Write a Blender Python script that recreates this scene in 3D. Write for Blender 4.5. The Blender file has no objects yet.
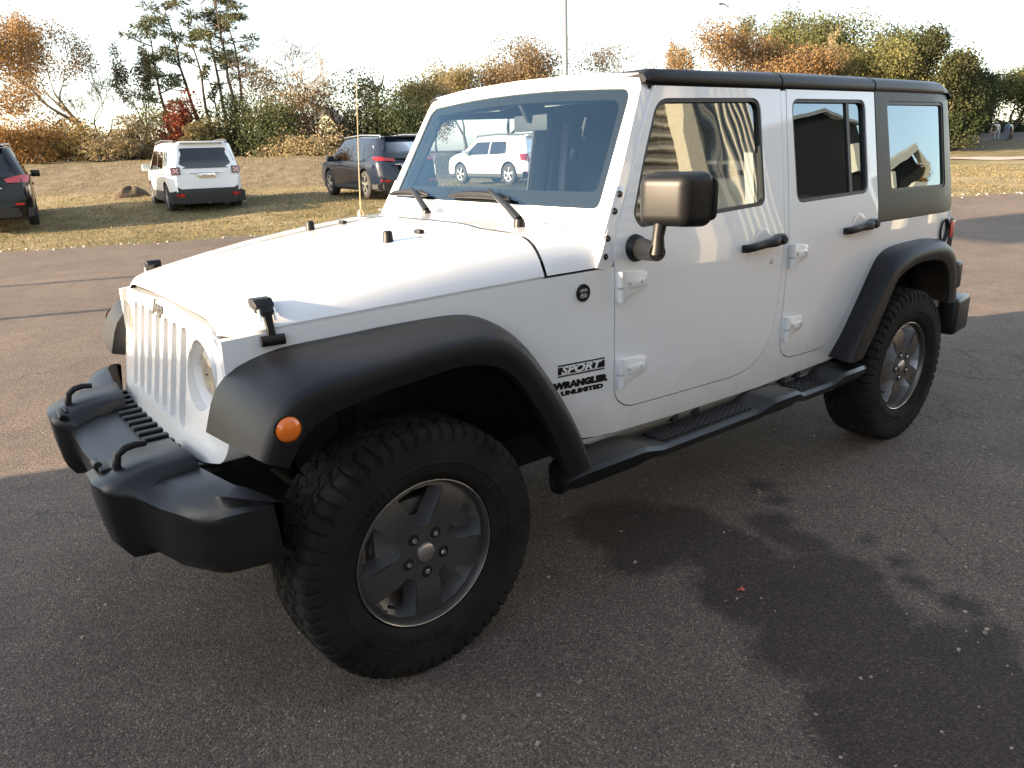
import bpy, bmesh, math, random
import numpy as np
from mathutils import Vector, Matrix

rnd = random.Random(11)
sc = bpy.context.scene
COL = sc.collection
rad = math.radians

# ------------------------------------------------------------------ camera, sky, sun, exposure
CAM = Vector((1.0335, 2.6620, 1.5545))
CR = Vector((-0.784596, 0.619355, -0.028451))
CU = Vector((-0.204504, -0.215200, 0.954917))
CF = Vector((-0.585310, -0.755042, -0.295506))
FPX = 761.13
cd = bpy.data.cameras.new('camera')
cam = bpy.data.objects.new('camera', cd)
COL.objects.link(cam)
cam.matrix_world = Matrix(((CR.x, CU.x, -CF.x, CAM.x), (CR.y, CU.y, -CF.y, CAM.y), (CR.z, CU.z, -CF.z, CAM.z), (0, 0, 0, 1)))
cd.sensor_width = 36.0
cd.lens = 36.0 * FPX / 1024.0
cd.clip_start = 0.05
cd.clip_end = 3000
sc.camera = cam

SUN_EL = rad(14.0)
SD = Vector((0.955, -0.295))          # horizontal direction towards the sun
SD.normalize()
SUN = Vector((SD.x * math.cos(SUN_EL), SD.y * math.cos(SUN_EL), math.sin(SUN_EL)))
w = bpy.data.worlds.new('World')
sc.world = w
w.use_nodes = True
nt = w.node_tree
sky = nt.nodes.new('ShaderNodeTexSky')
sky.sky_type = 'NISHITA'
sky.sun_disc = False
sky.sun_elevation = SUN_EL
sky.sun_rotation = math.atan2(SD.x, SD.y)
sky.air_density = 1.0
sky.dust_density = 1.0
sky.ozone_density = 1.0
bg = nt.nodes['Background']
pale = nt.nodes.new('ShaderNodeHueSaturation')          # thin bright autumn sky, less blue
pale.inputs['Saturation'].default_value = 0.62
nt.links.new(sky.outputs[0], pale.inputs['Color'])
nt.links.new(pale.outputs[0], bg.inputs[0])
bg.inputs[1].default_value = 0.115
ld = bpy.data.lights.new('sun', 'SUN')
ld.energy = 5.0
ld.angle = rad(0.5)
ld.color = (1.0, 0.77, 0.52)
sun = bpy.data.objects.new('sun', ld)
COL.objects.link(sun)
sun.rotation_euler = (-SUN).to_track_quat('-Z', 'Y').to_euler()
sun.location = (12, -8, 14)
sc.view_settings.view_transform = 'Standard'
sc.view_settings.look = 'None'
sc.view_settings.gamma = 1.0
sc.view_settings.use_curve_mapping = False
sc.view_settings.exposure = 2.12
sc.render.engine = 'CYCLES'
sc.cycles.use_denoising = True
sc.cycles.max_bounces = 8
sc.cycles.transparent_max_bounces = 16
sc.cycles.sample_clamp_indirect = 6.0

# ------------------------------------------------------------------ helpers
def ray(px, py):
    return CF + CR * ((px - 512) / FPX) + CU * (-(py - 384) / FPX)
def ground(px, py, z=0.0):
    d = ray(px, py)
    return CAM + d * ((z - CAM.z) / d.z)
def horizon(px):
    return 148.7 - (px - 505) * 0.0298
def at(px, dist, z=0.0):
    d = ray(px, horizon(px))
    h = Vector((d.x, d.y))
    k = dist / math.hypot(CF.x * h.x + CF.y * h.y, 1e-9) * math.hypot(CF.x, CF.y)
    return Vector((CAM.x + h.x * k, CAM.y + h.y * k, z))
def height_at(px, py, dist):
    d = ray(px, py)
    k = dist / (CF.x * d.x + CF.y * d.y) * math.hypot(CF.x, CF.y)
    return CAM.z + d.z * k

def tag(o, label=None, cat=None, group=None, kind=None):
    if label: o['label'] = label
    if cat: o['category'] = cat
    if group: o['group'] = group
    if kind: o['kind'] = kind
    return o
def empty(name, loc=(0, 0, 0), rz=0.0, parent=None):
    o = bpy.data.objects.new(name, None)
    COL.objects.link(o)
    o.location = loc
    o.rotation_euler = (0, 0, rz)
    o.empty_display_size = 0.1
    if parent: o.parent = parent
    return o
def copy_tree(o, parent=None):
    c = o.copy()
    COL.objects.link(c)
    if parent is not None: c.parent = parent
    for ch in list(o.children): copy_tree(ch, c)
    return c

class MB:
    """collects geometry for ONE mesh object"""
    def __init__(s):
        s.v = []; s.f = []; s.m = []
    def add(s, vs, fs, mi=0):
        b = len(s.v)
        s.v += [tuple(x) for x in vs]
        s.f += [tuple(b + i for i in f) for f in fs]
        s.m += [mi] * len(fs)
        return s
    def box(s, c, size, rot=None, mi=0, taper=1.0):
        vs = []
        for sx in (-.5, .5):
            for sy in (-.5, .5):
                for sz in (-.5, .5):
                    k = taper if sz > 0 else 1
                    p = Vector((sx * size[0] * k, sy * size[1] * k, sz * size[2]))
                    if rot is not None: p = rot @ p
                    vs.append(p + Vector(c))
        return s.add(vs, [(0, 1, 3, 2), (4, 6, 7, 5), (0, 4, 5, 1), (2, 3, 7, 6), (0, 2, 6, 4), (1, 5, 7, 3)], mi)
    def loft(s, rings, closed=True, caps=True, mi=0):
        n = len(rings[0]); b = len(s.v)
        for r in rings: s.v += [tuple(p) for p in r]
        for i in range(len(rings) - 1):
            for j in range(n if closed else n - 1):
                k = (j + 1) % n
                s.f.append((b + i * n + j, b + i * n + k, b + (i + 1) * n + k, b + (i + 1) * n + j)); s.m.append(mi)
        if caps and closed:
            s.f.append(tuple(b + j for j in range(n))[::-1]); s.m.append(mi)
            e = b + (len(rings) - 1) * n
            s.f.append(tuple(e + j for j in range(n))); s.m.append(mi)
        return s
    def tube(s, pts, r, n=8, mi=0, caps=True):
        pts = [Vector(p) for p in pts]
        if not hasattr(r, '__len__'): r = [r] * len(pts)
        rings = []; up = None
        for i, p in enumerate(pts):
            t = (pts[min(i + 1, len(pts) - 1)] - pts[max(i - 1, 0)])
            if t.length < 1e-9: t = Vector((0, 0, 1))
            t.normalize()
            if up is None:
                up = Vector((0, 0, 1)) if abs(t.z) < .9 else Vector((1, 0, 0))
            a = t.cross(up)
            if a.length < 1e-6: a = t.cross(Vector((0, 1, 0.3)))
            a.normalize(); bb = a.cross(t); up = bb
            rings.append([p + (a * math.cos(2 * math.pi * k / n) + bb * math.sin(2 * math.pi * k / n)) * r[i] for k in range(n)])
        return s.loft(rings, True, caps, mi)
    def lathe(s, prof, c=(0, 0, 0), axis='Y', n=48, mi=0, close=False):
        """prof: (radius, offset along axis)"""
        rings = []
        for k in range(n):
            a = 2 * math.pi * k / n; ca, sa = math.cos(a), math.sin(a); r = []
            for (q, h) in prof:
                if axis == 'Y': p = (q * ca, h, q * sa)
                elif axis == 'X': p = (h, q * ca, q * sa)
                else: p = (q * ca, q * sa, h)
                r.append((p[0] + c[0], p[1] + c[1], p[2] + c[2]))
            rings.append(r)
        b = len(s.v); m = len(prof)
        for r in rings: s.v += r
        for i in range(n):
            i2 = (i + 1) % n
            for j in range(m if close else m - 1):
                j2 = (j + 1) % m
                f = (b + i * m + j, b + i2 * m + j, b + i2 * m + j2, b + i * m + j2)
                if axis == 'Y': f = f[::-1]
                s.f.append(f if axis != 'X' else f); s.m.append(mi)
        return s
    def prism(s, poly, fn, thick, mi=0):
        """2-D polygon -> fn(u,v,w) with w=0 front, w=thick back"""
        n = len(poly)
        vs = [fn(u, v, 0) for u, v in poly] + [fn(u, v, thick) for u, v in poly]
        fs = [tuple(range(n)), tuple(range(2 * n - 1, n - 1, -1))] + [(i, i + n, (i + 1) % n + n, (i + 1) % n) for i in range(n)]
        return s.add(vs, fs, mi)
    def build(s, name, mats, parent=None, smooth=35, bevel=0, segs=2, fix=True, merge=False):
        me = bpy.data.meshes.new(name)
        me.from_pydata(s.v, [], s.f)
        mats = mats if isinstance(mats, (list, tuple)) else [mats]
        for m in mats: me.materials.append(m)
        if len(mats) > 1:
            for p, mi in zip(me.polygons, s.m): p.material_index = mi
        if bevel or fix or merge:
            bm = bmesh.new(); bm.from_mesh(me)
            if merge: bmesh.ops.remove_doubles(bm, verts=bm.verts, dist=1e-5)
            if fix: bmesh.ops.recalc_face_normals(bm, faces=bm.faces)
            if bevel:
                ed = [e for e in bm.edges if len(e.link_faces) == 2 and e.calc_face_angle(0) > rad(30)]
                bmesh.ops.bevel(bm, geom=ed, offset=bevel, segments=segs, profile=.5, affect='EDGES', clamp_overlap=True)
            bm.to_mesh(me); bm.free()
        finish(me, smooth)
        o = bpy.data.objects.new(name, me)
        COL.objects.link(o)
        if parent: o.parent = parent
        return o

def finish(me, smooth=35):
    if smooth:
        me.polygons.foreach_set('use_smooth', [True] * len(me.polygons))
        me.set_sharp_from_angle(angle=rad(smooth))
    me.update()

def resample(pts, n, smooth=False):
    pts = [np.array(p, float) for p in pts]
    if smooth:
        q = []
        for i in range(len(pts) - 1):
            p0 = pts[max(i - 1, 0)]; p1 = pts[i]; p2 = pts[i + 1]; p3 = pts[min(i + 2, len(pts) - 1)]
            for k in range(8):
                t = k / 8
                q.append(.5 * ((2 * p1) + (p2 - p0) * t + (2 * p0 - 5 * p1 + 4 * p2 - p3) * t * t + (3 * p1 - p0 - 3 * p2 + p3) * t ** 3))
        q.append(pts[-1]); pts = q
    d = [0]
    for a, b in zip(pts[:-1], pts[1:]): d.append(d[-1] + np.linalg.norm(b - a))
    out = []
    for k in range(n):
        t = d[-1] * k / (n - 1); i = 0
        while i < len(d) - 2 and d[i + 1] < t: i += 1
        u = (t - d[i]) / max(d[i + 1] - d[i], 1e-9)
        out.append(pts[i] * (1 - u) + pts[i + 1] * u)
    return out
def fillet(poly, r, n=6):
    out = []; m = len(poly)
    for i in range(m):
        p = np.array(poly[i], float); a = np.array(poly[i - 1], float); b = np.array(poly[(i + 1) % m], float)
        rr = r[i] if hasattr(r, '__len__') else r
        da = a - p; db = b - p; la = np.linalg.norm(da); lb = np.linalg.norm(db)
        k = min(rr, la * .45, lb * .45)
        if k < 1e-5: out.append(tuple(p)); continue
        A = p + da / la * k; B = p + db / lb * k
        for j in range(n + 1):
            t = j / n
            out.append(tuple((1 - t) ** 2 * A + 2 * t * (1 - t) * p + t * t * B))
    return out
def inset(poly, d):
    """move a polygon's outline inwards by d (either winding)"""
    m = len(poly); ar = sum(poly[i - 1][0] * poly[i][1] - poly[i][0] * poly[i - 1][1] for i in range(m))
    sg = 1 if ar > 0 else -1; out = []
    for i in range(m):
        a, p, b = (np.array(q, float) for q in (poly[i - 1], poly[i], poly[(i + 1) % m]))
        e1 = p - a; e2 = b - p
        n1 = np.array((-e1[1], e1[0])) / max(np.linalg.norm(e1), 1e-9); n2 = np.array((-e2[1], e2[0])) / max(np.linalg.norm(e2), 1e-9)
        nn = n1 + n2; nn /= max(np.linalg.norm(nn), 1e-9)
        k = 1 / max(np.dot(nn, n1), .4)
        out.append(tuple(p + nn * d * k * sg))
    return out

def panel(name, outline, holes, fn, back, mat, parent=None, cu=(), cv=(), flip=False, smooth=30, rim=True, only_front=False):
    """sheet bounded by outline with holes in (u,v), mapped through fn to 3-D, rim turned in by the vector back"""
    bm = bmesh.new(); eds = []
    for loop in [outline] + list(holes):
        vs = [bm.verts.new((u, v, 0)) for u, v in loop]
        eds += [bm.edges.new((vs[i], vs[(i + 1) % len(vs)])) for i in range(len(vs))]
    bmesh.ops.triangle_fill(bm, use_beauty=True, use_dissolve=False, edges=eds, normal=(0, 0, 1))
    for u in cu:
        bmesh.ops.bisect_plane(bm, geom=bm.verts[:] + bm.edges[:] + bm.faces[:], plane_co=(u, 0, 0), plane_no=(1, 0, 0))
    for v in cv:
        bmesh.ops.bisect_plane(bm, geom=bm.verts[:] + bm.edges[:] + bm.faces[:], plane_co=(0, v, 0), plane_no=(0, 1, 0))
    bmesh.ops.recalc_face_normals(bm, faces=bm.faces)
    if bm.faces and sum(f.normal.z for f in bm.faces) < 0: bmesh.ops.reverse_faces(bm, faces=bm.faces)
    bd = [e for e in bm.edges if len(e.link_faces) == 1]
    rims = []
    for e in bd:
        f = e.link_faces[0]; ls = [l for l in f.loops if l.edge == e][0]
        a, b = ls.vert, ls.link_loop_next.vert
        rims.append((a.co.copy(), b.co.copy()))
    for v in bm.verts: v.co = Vector(fn(v.co.x, v.co.y))
    bk = Vector(back)
    if rim:
        for a, b in rims:
            A = Vector(fn(a.x, a.y)); B = Vector(fn(b.x, b.y))
            q = [bm.verts.new(x) for x in (A, A + bk, B + bk, B)]
            bm.faces.new(q)
    if flip: bmesh.ops.reverse_faces(bm, faces=bm.faces)
    me = bpy.data.meshes.new(name); bm.to_mesh(me); bm.free()
    me.materials.append(mat); finish(me, smooth)
    o = bpy.data.objects.new(name, me); COL.objects.link(o)
    if parent: o.parent = parent
    return o

# ------------------------------------------------------------------ materials
def new_mat(name):
    m = bpy.data.materials.new(name); m.use_nodes = True
    n = m.node_tree.nodes; return m, n, m.node_tree.links, n['Principled BSDF']
def pm(name, col, rough=.5, metal=0, coat=0, coat_rough=.03, spec=.5, var=0, vs=4.0, bump=0, bs=80.0, rvar=0):
    m, n, l, b = new_mat(name)
    b.inputs['Base Color'].default_value = (*col, 1)
    b.inputs['Roughness'].default_value = rough
    b.inputs['Metallic'].default_value = metal
    b.inputs['Coat Weight'].default_value = coat
    b.inputs['Coat Roughness'].default_value = coat_rough
    b.inputs['Specular IOR Level'].default_value = spec
    tc = n.new('ShaderNodeTexCoord')
    if var or rvar:
        t = n.new('ShaderNodeTexNoise'); t.inputs['Scale'].default_value = vs; t.inputs['Detail'].default_value = 6
        l.new(tc.outputs['Object'], t.inputs['Vector'])
        if var:
            r = n.new('ShaderNodeValToRGB')
            r.color_ramp.elements[0].position = .3; r.color_ramp.elements[1].position = .72
            r.color_ramp.elements[0].color = (*[c * (1 - var) for c in col], 1)
            r.color_ramp.elements[1].color = (*[min(1, c * (1 + var)) for c in col], 1)
            l.new(t.outputs[0], r.inputs[0]); l.new(r.outputs[0], b.inputs['Base Color'])
        if rvar:
            mr = n.new('ShaderNodeMapRange'); mr.inputs[1].default_value = .3; mr.inputs[2].default_value = .7
            mr.inputs[3].default_value = max(0, rough - rvar); mr.inputs[4].default_value = min(1, rough + rvar)
            l.new(t.outputs[0], mr.inputs[0]); l.new(mr.outputs[0], b.inputs['Roughness'])
    if bump:
        t = n.new('ShaderNodeTexNoise'); t.inputs['Scale'].default_value = bs; t.inputs['Detail'].default_value = 3
        l.new(tc.outputs['Object'], t.inputs['Vector'])
        bp = n.new('ShaderNodeBump'); bp.inputs['Strength'].default_value = bump; bp.inputs['Distance'].default_value = .01
        l.new(t.outputs[0], bp.inputs['Height']); l.new(bp.outputs[0], b.inputs['Normal'])
    return m
def glass(name, tint, ior=1.5, refl=(1, 1, 1), rough=0.0, warp=0.0):
    m = bpy.data.materials.new(name); m.use_nodes = True
    n = m.node_tree.nodes; l = m.node_tree.links
    n.remove(n['Principled BSDF'])
    tr = n.new('ShaderNodeBsdfTransparent'); tr.inputs[0].default_value = (*tint, 1)
    gl = n.new('ShaderNodeBsdfGlossy'); gl.inputs['Roughness'].default_value = rough
    gl.inputs['Color'].default_value = (*refl, 1)
    if warp:        # pressed glass is never quite flat: its mirror images waver
        tc = n.new('ShaderNodeTexCoord'); ns = n.new('ShaderNodeTexNoise'); ns.inputs['Scale'].default_value = 3.2; ns.inputs['Detail'].default_value = 1
        bp = n.new('ShaderNodeBump'); bp.inputs['Strength'].default_value = 1; bp.inputs['Distance'].default_value = warp
        l.new(tc.outputs['Object'], ns.inputs['Vector']); l.new(ns.outputs[0], bp.inputs['Height']); l.new(bp.outputs[0], gl.inputs['Normal'])
    fr = n.new('ShaderNodeFresnel'); fr.inputs[0].default_value = ior
    mx = n.new('ShaderNodeMixShader')
    l.new(fr.outputs[0], mx.inputs[0]); l.new(tr.outputs[0], mx.inputs[1]); l.new(gl.outputs[0], mx.inputs[2])
    l.new(mx.outputs[0], n['Material Output'].inputs['Surface'])
    return m
def foliage(name, cols, trans=.35, rough=.6):
    """each leaf takes one of the colours at random"""
    m, n, l, b = new_mat(name)
    g = n.new('ShaderNodeNewGeometry'); r = n.new('ShaderNodeValToRGB')
    r.color_ramp.interpolation = 'LINEAR'
    while len(r.color_ramp.elements) < len(cols): r.color_ramp.elements.new(.5)
    for i, c in enumerate(cols):
        r.color_ramp.elements[i].position = i / max(len(cols) - 1, 1); r.color_ramp.elements[i].color = (*c, 1)
    l.new(g.outputs['Random Per Island'], r.inputs[0]); l.new(r.outputs[0], b.inputs['Base Color'])
    b.inputs['Roughness'].default_value = rough
    b.inputs['Specular IOR Level'].default_value = .2
    t = n.new('ShaderNodeBsdfTranslucent'); l.new(r.outputs[0], t.inputs[0])
    mx = n.new('ShaderNodeMixShader'); mx.inputs[0].default_value = trans
    l.new(b.outputs[0], mx.inputs[1]); l.new(t.outputs[0], mx.inputs[2])
    l.new(mx.outputs[0], n['Material Output'].inputs['Surface'])
    return m

M = dict(
    white=None,
    trim=pm('black_textured_plastic', (.009, .009, .010), .44, var=.2, vs=9, bump=.10, bs=900, spec=.32),
    bumper=pm('bumper_plastic', (.009, .009, .010), .36, var=.2, vs=7, bump=.07, bs=700, spec=.42),
    satin=pm('satin_black_paint', (.011, .011, .012), .38, spec=.26),
    black=pm('matt_black', (.008, .008, .008), .8),
    gap=pm('dark_gap', (.004, .004, .004), .9),
    seal=pm('black_rubber_seal', (.012, .012, .012), .45),
    rubber=pm('tyre_rubber', (.014, .0125, .011), .82, var=.55, vs=7, bump=.15, bs=300, spec=.2),
    rim=pm('dark_grey_alloy', (.105, .098, .092), .36, metal=.65, coat=.2, coat_rough=.2),
    rimcut=pm('polished_alloy', (.42, .43, .46), .25, metal=1),
    silver=pm('silver_metal', (.62, .61, .59), .3, metal=1),
    chrome=pm('chrome', (.8, .8, .8), .08, metal=1),
    brake=pm('brake_steel', (.18, .17, .16), .5, metal=.8),
    amber=pm('amber_lens', (.85, .18, .01), .15, coat=1),
    redlens=pm('red_lens', (.45, .012, .012), .15, coat=1),
    headlens=pm('headlamp_reflector', (.85, .85, .82), .25, metal=.25),
    interior=pm('charcoal_trim', (.045, .047, .05), .7),
    seat=pm('dark_cloth', (.085, .088, .095), .85, bump=.2, bs=400),
    greytrim=pm('light_grey_trim', (.48, .48, .45), .7),
    sticker=pm('black_vinyl', (.010, .010, .010), .5, spec=.2),
    stickerw=pm('white_vinyl', (.75, .75, .75), .4),
    greyvinyl=pm('grey_vinyl', (.35, .36, .36), .35),
    mirrorp=pm('mirror_plastic', (.007, .007, .007), .42, bump=.06, bs=900, spec=.32),
    wglass=glass('windscreen_glass', (.78, .87, .92), 1.85, (.55, .82, 1.0)),
    clear=glass('clear_lens', (.95, .95, .95), 1.4),
    fglass=glass('front_door_glass', (.40, .43, .44), 2.4, (.92, .98, 1.0), 0, .0022),
    pglass=glass('clear_door_glass', (.86, .89, .90), 1.3),
    tglass=glass('tinted_glass', (.05, .05, .05), 2.5, (.75, .90, 1.0), 0, .0010),  # reflection colour tinted to give the mirrored sky its blue
)

def car_paint():
    """white clear-coated paint with a thin film of road dust low on the sills"""
    m, n, l, b = new_mat('white_paint')
    b.inputs['Roughness'].default_value = .32; b.inputs['Coat Weight'].default_value = 1; b.inputs['Coat Roughness'].default_value = .02
    g = n.new('ShaderNodeNewGeometry'); sp = n.new('ShaderNodeSeparateXYZ'); l.new(g.outputs['Position'], sp.inputs[0])
    t = n.new('ShaderNodeTexNoise'); t.inputs['Scale'].default_value = 9; t.inputs['Detail'].default_value = 7; l.new(g.outputs['Position'], t.inputs['Vector'])
    a = n.new('ShaderNodeMath'); a.operation = 'MULTIPLY_ADD'; a.inputs[1].default_value = .22; l.new(t.outputs[0], a.inputs[0]); l.new(sp.outputs[2], a.inputs[2])
    mr = n.new('ShaderNodeMapRange'); mr.inputs[1].default_value = .86; mr.inputs[2].default_value = .58; mr.inputs[3].default_value = 0; mr.inputs[4].default_value = .55; l.new(a.outputs[0], mr.inputs[0])
    mx = n.new('ShaderNodeMix'); mx.data_type = 'RGBA'; mx.inputs[6].default_value = (.80, .80, .80, 1); mx.inputs[7].default_value = (.44, .40, .34, 1)
    l.new(mr.outputs[0], mx.inputs[0]); l.new(mx.outputs[2], b.inputs['Base Color'])
    cr = n.new('ShaderNodeMapRange'); cr.inputs[3].default_value = .02; cr.inputs[4].default_value = .25; cr.inputs[2].default_value = .55; l.new(mr.outputs[0], cr.inputs[0]); l.new(cr.outputs[0], b.inputs['Coat Roughness'])
    return m
M['white'] = car_paint()
# ------------------------------------------------------------------ the white off-road vehicle in front
JEEP = tag(empty('off_road_vehicle'), 'large white four-door off-road vehicle with black fender flares and hardtop in the foreground', 'off-road car')
WB = 2.947

def wside(x):
    if x < -.87: y = .80
    else: y = .80 - .155 * (x + .87)
    if x < -3.35: y -= .10 * (x + 3.35) ** 2 * 6
    return y
def ys(x, z, off=0.0):
    y = wside(x) + off
    k = .035
    y -= .17 * (k * math.log1p(math.exp(min((z - 1.165) / k, 60))))
    y -= .010 * max(0.0, (.95 - z) / .45) ** 2
    return y
def side(off=0.0, s=1):
    return lambda u, v: (u, s * ys(u, v, off), v)
CV = [1.08, 1.11, 1.13, 1.15, 1.17, 1.19, 1.21, 1.24, 1.28] + [.55, .62, .70, .78, .86, .94]

FDOOR = [(-1.167, 1.759), (-1.063, 1.582), (-.994, 1.447), (-.931, 1.330), (-.893, 1.258), (-.876, 1.18), (-.876, .97), (-.880, .713), (-.888, .675), (-.904, .652), (-.937, .628), (-.98, .616), (-1.253, .608), (-1.572, .601), (-1.65, .604), (-1.698, .613), (-1.75, .632), (-1.799, .664), (-1.84, .715), (-1.868, .785), (-1.890, .915), (-1.905, 1.164), (-1.932, 1.516), (-1.947, 1.762)]
RDOOR = [(-1.983, 1.763), (-1.965, 1.515), (-1.938, 1.20), (-1.927, .845), (-1.924, .70), (-1.937, .655), (-1.964, .628), (-2.010, .608), (-2.108, .602), (-2.27, .602), (-2.33, .615), (-2.389, .645), (-2.695, 1.023), (-2.699, 1.175), (-2.704, 1.244), (-2.71, 1.544), (-2.716, 1.766)]
FWIN = [(-1.175, 1.712), (-1.800, 1.722), (-1.783, 1.302), (-1.419, 1.288), (-1.02, 1.272), (-.990, 1.318), (-1.069, 1.500)]
RWIN = [(-2.020, 1.722), (-2.628, 1.726), (-2.615, 1.304), (-2.009, 1.293)]
QWIN = [(-2.825, 1.722), (-3.446, 1.724), (-3.434, 1.288), (-2.831, 1.295)]
FWIN = fillet(FWIN, [.06, .06, .04, .02, .05, .05, .06]); RWIN = fillet(RWIN, .05); QWIN = fillet(QWIN, .04)

# flare outlines (x, z): body side, crease, lower lip
FI = resample([(.495, .832), (.462, .935), (.421, .985), (.371, 1.012), (.296, 1.034), (.225, 1.043), (.083, 1.051), (-.021, 1.058), (-.148, 1.063), (-.248, 1.064), (-.324, 1.053), (-.395, 1.02), (-.465, .965), (-.53, .88), (-.60, .77), (-.665, .65), (-.715, .52)], 40, True)
FC = resample([(.465, .842), (.439, .898), (.405, .950), (.361, .985), (.267, 1.006), (.130, 1.019), (.006, 1.031), (-.092, 1.038), (-.177, 1.038), (-.25, 1.032), (-.314, 1.011), (-.375, .958), (-.430, .888), (-.493, .796), (-.560, .690), (-.609, .592), (-.645, .51)], 40, True)
FL = resample([(.395, .805), (.368, .845), (.335, .880), (.283, .909), (.137, .937), (.013, .949), (-.087, .959), (-.155, .958), (-.226, .945), (-.280, .922), (-.336, .873), (-.393, .793), (-.453, .692), (-.495, .600), (-.54, .495)], 40, True)
RI = resample([(-2.365, .548), (-2.470, .657), (-2.607, .850), (-2.690, .962), (-2.754, 1.010), (-2.867, 1.032), (-3.089, 1.039), (-3.249, 1.034), (-3.38, 1.012), (-3.455, .955), (-3.49, .87), (-3.505, .72)], 40, True)
RC = resample([(-2.322, .548), (-2.425, .708), (-2.600, .908), (-2.679, .962), (-2.811, 1.000), (-2.979, 1.016), (-3.136, 1.012), (-3.235, .990), (-3.300, .948), (-3.345, .87), (-3.372, .74), (-3.378, .69)], 40, True)
RL = resample([(-2.450, .548), (-2.547, .660), (-2.646, .812), (-2.708, .890), (-2.828, .936), (-2.973, .949), (-3.10, .942), (-3.195, .915), (-3.25, .86), (-3.285, .78), (-3.295, .69)], 40, True)

def arch(curve, cx, k):
    return [(cx + (p[0] - cx) * k, .40 + (p[1] - .40) * k) for p in curve]

def body_outline():
    # clockwise from the front top along the hood gap, around both door openings, to the rear and back along the sill
    o = [(.425, 1.078), (.211, 1.093), (-.025, 1.107), (-.286, 1.123), (-.598, 1.140), (-.876, 1.151)]
    o += FDOOR[6:-1] + [(-1.947, 1.752)]
    o += [(-1.983, 1.752)] + RDOOR[1:-3] + [(-2.700, 1.158)]
    o += [(-3.514, 1.157), (-3.52, .70), (-3.44, .70)]
    ra = arch(RI, -WB, .93)
    o += [(p[0], p[1]) for p in ra[::-1] if -3.44 < p[0] and p[1] > .60]
    o += [(-2.43, .53), (-1.8, .512), (-1.2, .520), (-.80, .535), (-.72, .545)]
    fa = arch(FI, 0, .93)
    o += [(p[0], p[1]) for p in fa[::-1] if -.68 < p[0] and p[1] > .56 and p[0] < .40]
    o += [(.425, .90)]
    return o
BO = body_outline()

body = None
def build_body():
    global body
    # left and right skins are joined in one mesh with rear panel, rocker undersides and cowl
    mb = MB()
    for s in (1, -1):
        o = panel('tmp', BO, [], side(0, s), (0, -.03 * s, 0), M['white'], None, [x * .1 - 3.4 for x in range(39)], CV, flip=(s > 0))
        me = o.data
        mb.add([v.co[:] for v in me.vertices], [p.vertices[:] for p in me.polygons])
        bpy.data.objects.remove(o); bpy.data.meshes.remove(me)
        # rocker: turns in below the door sill
        xs = np.linspace(-2.42, -.74, 18)
        rings = []
        for x in xs:
            zb = .535 - .02 * math.sin(math.pi * (x + .74) / (-1.68))
            rings.append([(x, s * (ys(x, zb) - .001), zb), (x, s * (.775), zb - .018), (x, s * .742, zb - .05), (x, s * .70, zb - .085), (x, s * .60, zb - .09)])
        mb.loft(rings, closed=False, caps=False)
    # rear panel and lower tailgate
    mb.add([(-3.515, .79, 1.157), (-3.515, -.79, 1.157), (-3.515, -.79, .62), (-3.515, .79, .62)], [(0, 1, 2, 3)])
    return mb
bmb = build_body()
# cowl between hood and windscreen: same crowned section as the rear of the hood
def hood_top(x):
    xs = [-.90, -.60, -.32, -.05, .12, .25, .33, .375, .405]
    zs = [1.292, 1.285, 1.262, 1.226, 1.197, 1.172, 1.155, 1.143, 1.126]
    return float(np.interp(x, xs, zs))
def hood_gap(x):
    return float(np.interp(x, [-.876, -.598, -.286, -.025, .211, .416], [1.151, 1.141, 1.125, 1.110, 1.096, 1.080])) + .008
def hood_half(x):
    y = ys(x, 1.08)
    if x > .29:
        t = min(1, (x - .29) / .118)
        y = .475 + (ys(.29, 1.08) - .475) * math.sqrt(max(0, 1 - t * t)) if t < 1 else .475
    return y
TS = [math.sin(a) for a in np.linspace(-math.pi / 2, math.pi / 2, 41)]
def hood_pt(x, t, dz=0):
    y = hood_half(x) * t
    zt = hood_top(x); zg = hood_gap(x)
    zg2 = zg if x < .33 else min(zg, zt - .012)
    crown = .010 * (1 - t * t)
    bulge = .010 * (1 / (1 + math.exp((abs(y) - .36) / .018))) * min(1, max(0, (.36 - x) / .2))
    k = abs(t) ** 18
    z = (zt - .010 + crown + bulge) * (1 - k) + zg2 * k
    if abs(t) > .999: z = zg2
    # the shoulder leans in a little
    yy = y * (1 - .012 * (1 - abs(abs(t) ** 14)))
    return (x, yy, z + dz)
rings = []
for x in (-.603, -.64, -.70, -.76, -.82, -.86):
    r = []
    for t in TS:
        q = hood_pt(x, t)
        r.append(q)
    rings.append(r)
bmb.loft(rings, closed=False, caps=False)
body = bmb.build('body', M['white'], JEEP, smooth=38, fix=False)
# dark inner shell seen through the panel gaps, wheel houses, floor and bulkhead
ib = MB()
for s in (1, -1):
    # strip just behind the gaps
    for poly in (FDOOR, RDOOR):
        b = len(ib.v); n = len(poly)
        po = inset(poly, -.012); pi_ = inset(poly, .03)
        ib.v += [(x, s * (ys(x, z) - .014), z) for x, z in po] + [(x, s * (ys(x, z) - .014), z) for x, z in pi_]
        for i in range(n):
            j = (i + 1) % n
            ib.f.append((b + i, b + j, b + n + j, b + n + i)); ib.m.append(0)
    # wheel houses
    for cur, cx in ((FI, 0), (RI, -WB)):
        a = [p for p in arch(cur, cx, .95) if p[0] < .34]
        ib.loft([[(p[0], s * min(.80, wside(p[0]) - .004), p[1]) for p in a], [(p[0], s * .42, p[1]) for p in a]], closed=False, caps=False)
        ib.add([(p[0], s * .42, p[1]) for p in a], [tuple(range(len(a)))])
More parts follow.
